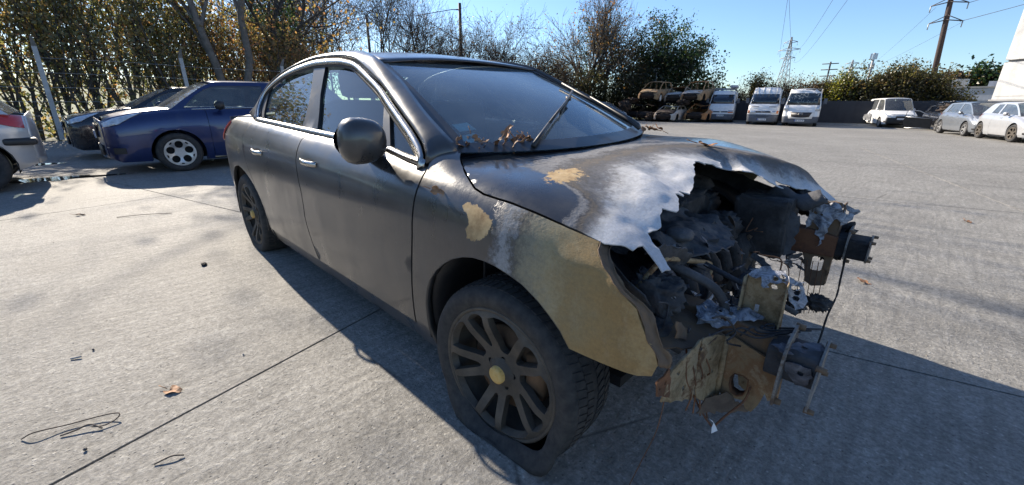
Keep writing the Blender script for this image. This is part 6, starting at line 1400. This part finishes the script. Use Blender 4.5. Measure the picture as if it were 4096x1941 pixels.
# ---- white vans
def van(label, loc, rz, prof, h, hw=.98, L=4.9, kind=1):
    v = empty('white_van', (loc[0], loc[1], 0), rz); tag(v, label, 'van')
    sec = lambda z_: hw - max(0, z_ - 1.15) * .13 - max(0, .55 - z_) * .1
    def band(nm, pts, m_, q0=-1, q1=1, out=0, par=v, n=12, solid=.012, crown=.14):
        V = []
        pts = [Vector((x, 0, z_)) for x, z_ in pts]
        if len(pts) > 2: pts = smoothpoly(pts, 12)
        for p in pts:
            for j in range(n + 1):
                q = q0 + (q1 - q0) * j / n; k_ = 1 - abs(q) ** 2.6
                zz = p.z; crn = 0
                if kind == 3 and nm == 'roof_front': zz += -.16 * sstep(-.2, .7, q) * abs(math.sin(q * 5)) + .07 * fbm(q * 3, p.x * 3, 2); crn = .08 * fbm(q * 4, zz * 5, 8)
                V.append((p.x + crown * k_ + out + crn, sec(zz) * q, zz + (out if nm.startswith('roof') else 0)))
        F = [(i * (n + 1) + j, i * (n + 1) + j + 1, (i + 1) * (n + 1) + j + 1, (i + 1) * (n + 1) + j) for i in range(len(pts) - 1) for j in range(n)]
        return mk(nm, V, F, m_, par, solid=solid)
    bu0, bu1, ho, wb_, wt, rf = prof     # (x,z) knots: bumper bottom, bumper top, bonnet front, screen base, screen top, roof
    band('front_bumper', [bu0, (bu0[0] + .03, (bu0[1] + bu1[1]) / 2), bu1], MT['van_bumper'], out=.02)
    band('front_panel', [bu1, ((bu1[0] + ho[0]) / 2 + .01, (bu1[1] + ho[1]) / 2), ho], MT['white_paint'])
    band('bonnet', [ho, ((ho[0] + wb_[0]) / 2 + .04, (ho[1] + wb_[1]) / 2 + .02), wb_], MT['white_paint'])
    ws_ = band('windscreen', [wb_, wt], MT['glasshard'] if kind != 3 else MT['cracked'], -.93, .93, out=.006)
    band('screen_frame', [wb_, wt], MT['white_paint'], out=-.012)
    band('roof_front', [wt, ((wt[0] + rf[0]) / 2, (wt[1] + rf[1]) / 2 + .03), rf], MT['white_paint'])
    ny = 10; V = [(x, sec(h) * (-1 + 2 * j / ny), h - .0 + .05 * (1 - (-1 + 2 * j / ny) ** 2)) for x in (rf[0] + .12, -2.5, -L) for j in range(ny + 1)]
    V = [(x if i // (ny + 1) else rf[0] + .14 * (1 - abs(-1 + 2 * (i % (ny + 1)) / ny) ** 2.6), y, rf[1] if i // (ny + 1) == 0 else z_) for i, (x, y, z_) in enumerate(V)]
    mk('roof', V, [(i * (ny + 1) + j, i * (ny + 1) + j + 1, (i + 1) * (ny + 1) + j + 1, (i + 1) * (ny + 1) + j) for i in range(2) for j in range(ny)], MT['white_paint'], v, solid=.02)
    ax_ = bu0[0] - .85
    arch_ = lambda cx: [(cx + .38 * math.cos(R(a)), max(.28, .34 + .38 * math.sin(R(a)))) for a in range(-10, 191, 20)]
    so = [bu0, bu1, ho, wb_, wt, rf, (-2.5, h), (-L, h), (-L, .28)] + arch_(-L + .95)[::-1] + arch_(ax_)[::-1]
    sw_ = [(wb_[0] - .22, wb_[1] + .06), (wt[0] - .12, wt[1] - .10), (wt[0] - .55, wt[1] - .06), (wt[0] - .60, wb_[1] + .04)]
    o = panel('side_panel', so, lambda x, z_: Vector((x, -sec(z_) , z_)), MT['white_paint'], v, holes=[sw_], d=.2, solid=.02); mirror_of(o, v)
    o = panel('cab_window', sw_, lambda x, z_: Vector((x, -sec(z_) + .015, z_)), MT['glasshard'], v, d=.3, solid=0); mirror_of(o, v)
    b = MB(); b.box((-L / 2 + .3, 0, .42), (L - 1.2, 1.5, .2)); b.build('underbody', MT['black'], v, smooth=False); b = MB(); b.box((-L, 0, h / 2 + .15), (.04, 1.7, h - .35)); b.build('rear_doors', MT['white_paint'], v, smooth=False)
    for cx in (ax_, -L + .95):
        for s_ in (-1, 1): gwheel(v, (cx, s_ * .84, .33), .33, 'steel', s_, 'steel_pole')
    for s_ in (-1, 1):
        m_ = MB(); m_.box((wb_[0] - .25, s_ * (hw + .16), wb_[1] + .22), (.10, .18, .34)); m_.tube([(wb_[0] - .28, s_ * (hw - .05), wb_[1] + .1), (wb_[0] - .26, s_ * (hw + .12), wb_[1] + .15)], .025, 6); m_.build('door_mirror', MT['van_bumper'], v, bevel=.03)
        d = lambda x, z_, q, out=.02: Vector((x + .14 * (1 - abs(q) ** 2.6) + out, sec(z_) * q, z_))
        if kind == 1: rows = [('headlamp', .58, .93, .80, .93, 'lamp_clear'), ('indicator', .56, .94, .72, .79, 'lamp_orange')]
        elif kind == 2: rows = [('headlamp', .48, .84, .76, .92, 'lamp_clear'), ('indicator', .85, .97, .75, .93, 'lamp_orange')]
        else: rows = [('headlamp', .74, .985, .95, 1.28, 'lamp_clear')]
        for nm, qa, qb, za, zb_, mm in rows:
            t_ = lambda z_: (z_ - bu1[1]) / (ho[1] - bu1[1]); fx = lambda z_: bu1[0] + (ho[0] - bu1[0]) * t_(z_)
            q = [d(fx(z_), z_, s_ * (qa + (qb - qa) * k / 4), .035) for z_ in (za, zb_) for k in range(5)]
            mk(nm, q, [(k, k + 1, k + 6, k + 5) for k in range(4)], MT[mm], v, solid=.03)
    fx = lambda z_: bu1[0] + (ho[0] - bu1[0]) * (z_ - bu1[1]) / (ho[1] - bu1[1])
    def slab_(nm, y0, y1, z0, z1, mm, out=.03, xz=None, par=v):
        q = []
        for z_ in (z0, z1):
            for k in range(7):
                y = y0 + (y1 - y0) * k / 6; qq = y / hw; x = (xz if xz is not None else fx(z_)) + .14 * (1 - abs(qq) ** 2.6) + out; q.append((x, y, z_))
        return mk(nm, q, [(k, k + 1, k + 8, k + 7) for k in range(6)], MT[mm], par, solid=.015)
    if kind == 1:
        slab_('grille', -.50, -.06, .75, .83, 'ink'); slab_('grille', .06, .50, .75, .83, 'ink'); pz = .52
        b = MB(); b.box((fx(.79) + .18, 0, .79), (.02, .07, .09)); b.build('badge', MT['chrome'], v, smooth=False)
    elif kind == 2:
        slab_('grille', -.44, .44, .80, .90, 'ink'); slab_('grille_bar', -.11, .11, .835, .865, 'chrome', .045); pz = .36
        slab_('bumper_grille', -.33, .33, .46, .58, 'ink', .04, bu1[0]); slab_('air_slot', -.72, -.30, 1.16, 1.19, 'ink', .05, (ho[0] + wb_[0]) / 2 + .06); slab_('air_slot', .30, .72, 1.16, 1.19, 'ink', .05, (ho[0] + wb_[0]) / 2 + .06)
        for y in (-.62, -.22, .14, .58): b = MB(); b.tube([(wt[0] + .10, y, wt[1] + .08), (rf[0] + .16, y * .97, rf[1] + .01), (-L, y * .97, h + .05)], .025, 6); b.build('roof_rib', MT['white_paint'], v)
    else:
        q = [(-.60, .86), (-.50, .56), (.50, .56), (.60, .86)]
        def trap(nm, P_, mm, out): return mk(nm, [(fx(z_) + .14 * (1 - abs(y / hw) ** 2.6) + out, y, z_) for y, z_ in P_], [(0, 1, 2, 3)], MT[mm], v, solid=.02)
        trap('grille_surround', [(-.72, .90), (-.62, .48), (.62, .48), (.72, .90)], 'white_paint', .05); trap('grille', [(-.58, .86), (-.46, .58), (.46, .58), (.58, .86)], 'ink', .065)
        for z_ in (.72, .78):
            for s_ in (-1, 1): b = MB(); xx = fx(z_) + .14 + .085; b.tube([(xx, 0, z_ + .055), (xx - .01, s_ * .13, z_)], .015, 6); b.build('chevron_badge', MT['chrome'], v)
        pz = .36; slab_('fog_lamp', -.86, -.66, .50, .57, 'ink', .04, bu0[0])
    b = MB(); b.box((bu0[0] + .19, 0, pz), (.02, .52, .115)); np_ = b.build('number_plate', MT['plate'], v, smooth=False)
    b = MB(); b.box((bu0[0] + .203, .245 * (-1 if kind else 1), pz), (.004, .04, .11)); b.build('plate_band', MT['plate_blue'], np_, smooth=False)
    for i, y in enumerate((-.18, -.12, -.03, .03, .09, .17, .22)): b = MB(); b.box((bu0[0] + .203, y - .02, pz), (.004, .03, .06)); b.build('plate_character', MT['ink'], np_, smooth=False)
    slab_('dash_papers', -.25, .35, wb_[1] + .10, wb_[1] + .13, 'plate', -.18, wb_[0]) if kind == 1 else None
    return v
g = G('cracked_glass'); vo = g.voro(5.5, 'DISTANCE_TO_EDGE'); cr = g.ramp(vo.outputs['Distance'], [(0, 1), (.035, 0)]); nn = g.ramp(g.noise(2.2, 3), [(.45, 0), (.6, 1)])
g.set(col=g.mix(g.math('MULTIPLY', cr, nn), (.012, .018, .024), (.45, .5, .5)), rough=.15, spec=.8); MT['cracked'] = g.m
MT['van_bumper'] = plain('van_bumper', (.085, .095, .115), .6, var=.3, scale=3)
v1 = van('white van with a roof rack and orange lower indicators', (-10.75, 33.2), R(-75), [(0, .22), (.0, .62), (-.13, 1.0), (-.48, 1.38), (-.98, 2.06), (-1.35, 2.34)], 2.36, .92, 4.8, 1)
b = MB()
for s_ in (-1, 1): b.tube([(-1.2, s_ * .72, 2.52), (-4.5, s_ * .72, 2.52)], .025, 6)
for x in (-1.25, -2.3, -3.4, -4.4): b.tube([(x, -.75, 2.52), (x, .75, 2.52)], .022, 6); b.tube([(x, -.72, 2.36), (x, -.72, 2.52)], .022, 6); b.tube([(x, .72, 2.36), (x, .72, 2.52)], .022, 6)
b.build('roof_rack', MT['steel_pole'], v1); b = MB(); b.box((-2.2, .62, 2.66), (2.6, .5, .16)); b.build('roof_box', MT['grey_render'], v1, bevel=.03)
v2 = van('white high-roof van with ribbed roof and orange corner lamps', (-7.25, 30.9), R(-78), [(0, .20), (.0, .68), (-.12, 1.0), (-.42, 1.36), (-.86, 2.0), (-1.35, 2.42)], 2.44, .92, 4.9, 2)
v3 = van('white van with a dented roof, cracked windscreen and chevron badge', (-5.0, 30.5), R(-81), [(0, .22), (.02, .60), (-.12, 1.05), (-.40, 1.30), (-.86, 2.02), (-1.15, 2.28)], 2.30, .97, 4.9, 3)
# ------------------------------------------------------------------ fallen leaves, litter, puddles
def dead_leaf(c, size, rz, tiltv, seed, label, mat='dead_leaf', stem=True, grp=None, curl=.35):
    rnd = random.Random(seed); n = 18; o_ = empty('fallen_leaf', c, rz); o_.rotation_euler = (tiltv[0], tiltv[1], rz); tag(o_, label, 'leaf', grp)
    out = []
    for k in range(n):
        a = 2 * math.pi * k / n; r_ = (.5 + .5 * abs(math.cos(1.5 * a))) * (.8 + .35 * rnd.random()) * (1.15 if abs(a) < .4 or a > 5.9 else 1)
        out.append((r_ * size * .5 * math.cos(a), r_ * size * .42 * math.sin(a)))
    def lf(x, y):
        u, v = x / size, y / size; return Vector((x, y * (1 - .3 * curl), size * (curl * 1.4 * v * v + .35 * curl * u * u * (1 if u > 0 else .3) + .05 * math.sin(9 * u + seed) + .04 * math.sin(13 * v + 2 * seed))))
    panel('blade', out, lf, MT[mat], o_, d=size * .14, solid=.0008)
    if stem: b = MB(); b.tube([(-.42 * size, 0, .02 * size), (-.7 * size, .03 * size, .06 * size), (-.95 * size, .02 * size, .12 * size)], size * .014 + .0008, 5); b.build('stem', MT['dead_leaf'], o_)
    return o_
G1 = 'dead leaves heaped at the foot of the windscreen'
rnd = random.Random(77)
spots = []
for k in range(15): spots.append((-.345 + rnd.uniform(-.01, .05), -.47 + rnd.uniform(-.10, .13)))
for k in range(6): spots.append((-.42 + rnd.uniform(-.02, .03), -.63 + rnd.uniform(-.05, .05)))
for i, (x, y) in enumerate(spots):
    z_ = ln((x, y, .962))[2] + rnd.uniform(-.012, .022)
    dead_leaf((x, y, z_), rnd.uniform(.035, .075), rnd.uniform(0, 6.28), (rnd.uniform(-.9, .9), rnd.uniform(-.9, .9)), 600 + i, 'curled brown dead leaf in the heap at the windscreen foot', 'dead_leaf' if i % 2 else 'dead_leaf_dark', grp=G1, curl=.7)
dead_leaf((-.385, -.47, 1.005), .105, 1.1, (.3, -.9), 640, 'large brown leaf standing upright against the windscreen', 'dead_leaf', curl=.5)
dead_leaf((-.445, -.655, .985), .085, 2.4, (.7, -.5), 641, 'dark brown leaf stuck in the lower corner of the windscreen', 'dead_leaf_dark', curl=.5)
for i in range(8): dead_leaf((-.31 + rnd.uniform(-.06, .05), .66 + rnd.uniform(-.07, .07), ln((-.3, .66, .945))[2] + rnd.uniform(0, .02)), rnd.uniform(.04, .07), rnd.uniform(0, 6.28), (rnd.uniform(-.7, .7), rnd.uniform(-.7, .7)), 650 + i, 'brown dead leaf at the far foot of the windscreen', 'dead_leaf', grp='dead leaves in the far windscreen corner', curl=.6)
q = bon(.13, .36); dead_leaf((q.x, q.y, q.z + .008), .10, .8, (0, .1), 670, 'long brown leaf lying on the far half of the bonnet', 'dead_leaf', curl=.4)
q = side(-.285, .62); dead_leaf((q.x, q.y - .012, q.z + .008), .05, .6, (1.0, .2), 671, 'small rust-red leaf clinging to the front wing', 'dead_leaf', curl=.5)
dead_leaf((-1.10, -1.67, .006), .075, .6, (0, 0), 672, 'pale pinkish-brown dry leaf on the concrete at lower left', 'dead_leaf', curl=.15)
dead_leaf((.79, 1.80, .012), .09, 2.2, (.1, 0), 673, 'orange-brown leaf on the sunny concrete right of the wreck', 'dead_leaf', curl=.5)
for i, (x, y) in enumerate([(-2.9, -2.6), (-5.2, -1.9), (3.0, 6.0), (-6.0, -3.0), (1.4, 4.6)]): dead_leaf((x, y, .01), .08, i * 1.3, (0, .1), 680 + i, 'small dry leaf lying far out on the yard', 'dead_leaf_dark', grp='stray leaves on the yard', curl=.4)
def strand(name, label, pts, r_, mat, cat):
    b = MB(); b.tube(smoothpoly(pts, 40), r_, 6); o_ = b.build(name, MT[mat], None); tag(o_, label, cat); return o_
strand('dry_stem', 'thin dry stem bent into a hook on the concrete at lower left', [(-1.15, -2.085, .004), (-1.135, -2.05, .02), (-1.12, -1.97, .012), (-1.09, -1.88, .015), (-1.055, -1.835, .02), (-1.035, -1.845, .012), (-1.03, -1.88, .008), (-1.045, -1.91, .012)], .0022, 'twig', 'plant stem')
strand('dry_stem', 'short frayed stem lying beside the hooked one', [(-1.02, -1.885, .006), (-1.06, -1.915, .016), (-1.065, -1.95, .01), (-1.075, -1.99, .005)], .0026, 'twig', 'plant stem')
strand('twig', 'short dark twig on the concrete near the bottom edge', [(-.665, -1.70, .006), (-.68, -1.73, .012), (-.69, -1.775, .004)], .0024, 'twig', 'twig')
strand('twig', 'thin dark twig lying on the concrete left of the rear wheel', [(-4.82, -1.64, .006), (-4.74, -1.45, .015), (-4.66, -1.22, .006)], .003, 'twig', 'twig')
strand('wood_chip', 'pale splinter of wood on the concrete at left', [(-1.70, -1.965, .005), (-1.685, -1.93, .008)], .004, 'coping', 'wood chip')
lump_i = 0
for x, y, s_, lab in [(-1.19, -1.40, .009, 'small pale pebble near the slab joint'), (-1.73, -1.89, .011, 'dark pebble near the pale splinter'), (-.93, -1.93, .012, 'dark pebble just above the joint at lower left'), (-2.2, -2.4, .010, 'small dark crumb at the left edge')]:
    o_ = lump('pebble', (x, y, s_ * .5), (s_ * .55, s_ * .42, s_ * .35), MT['char2'] if 'dark' in lab else MT['coping'], lump_i, .4, .9, 3, 12, 8, parent=None); tag(o_, lab, 'pebble'); lump_i += 1
o_ = lump('debris_clump', (-2.67, -1.29, .010), (.026, .016, .007), MT['char'], 33, .7, .9, 5, 20, 12, parent=None); tag(o_, 'dark crumpled scrap on the concrete beyond the rear wheel', 'debris')
# grit: uncountable crumbs over the near slabs
rs = np.random.RandomState(4); gv = []; gf = []
for k in range(900):
    a = rs.uniform(0, 1); x = rs.uniform(-5.5, 2.5); y = rs.uniform(-3.2, 3.2); s_ = rs.uniform(.0012, .0045) * (1 + .9 * (rs.rand() > .95)); n0 = len(gv)
    gv += [(x + s_ * rs.uniform(.5, 1), y, 0), (x, y + s_ * rs.uniform(.5, 1), 0), (x - s_ * rs.uniform(.5, 1), y, 0), (x, y - s_ * rs.uniform(.5, 1), 0), (x, y, s_ * rs.uniform(.5, 1))]; gf += [(n0, n0 + 1, n0 + 4), (n0 + 1, n0 + 2, n0 + 4), (n0 + 2, n0 + 3, n0 + 4), (n0 + 3, n0, n0 + 4)]
o_ = mk('grit', gv, gf, plain('grit', (.20, .18, .16), .8, var=.6, scale=40), None, smooth=False); tag(o_, 'fine dark grit scattered over the concrete', 'grit', kind='stuff')
# shallow puddles shining at the back left
g = G('puddle_water'); g.set(col=(.02, .022, .025), rough=.04, spec=.9, normal=g.bump(g.noise(14, 3), .05, .01)); MT['water'] = g.m
for i, (x, y, w_, d_, lab) in enumerate([(-10.75, -2.45, .16, .42, 'small bright puddle beside the pale silver car'), (-8.45, -2.2, .22, .55, 'bright irregular puddle left of the blue hatchback'), (-8.35, -1.62, .10, .38, 'thin shining puddle in front of the blue hatchback')]):
    P_ = [(w_ * math.cos(a) * (1 + .45 * fbm(math.cos(a) * 2 + i * 5, math.sin(a) * 2)), d_ * math.sin(a) * (1 + .45 * fbm(math.cos(a) * 2, math.sin(a) * 2 + i * 3))) for a in [2 * math.pi * k / 40 for k in range(40)]]
    o_ = mk('puddle', [(x + a, y + b_, .004) for a, b_ in P_], [tuple(range(40))], MT['water'], None, smooth=False); tag(o_, lab, 'puddle', kind='structure')
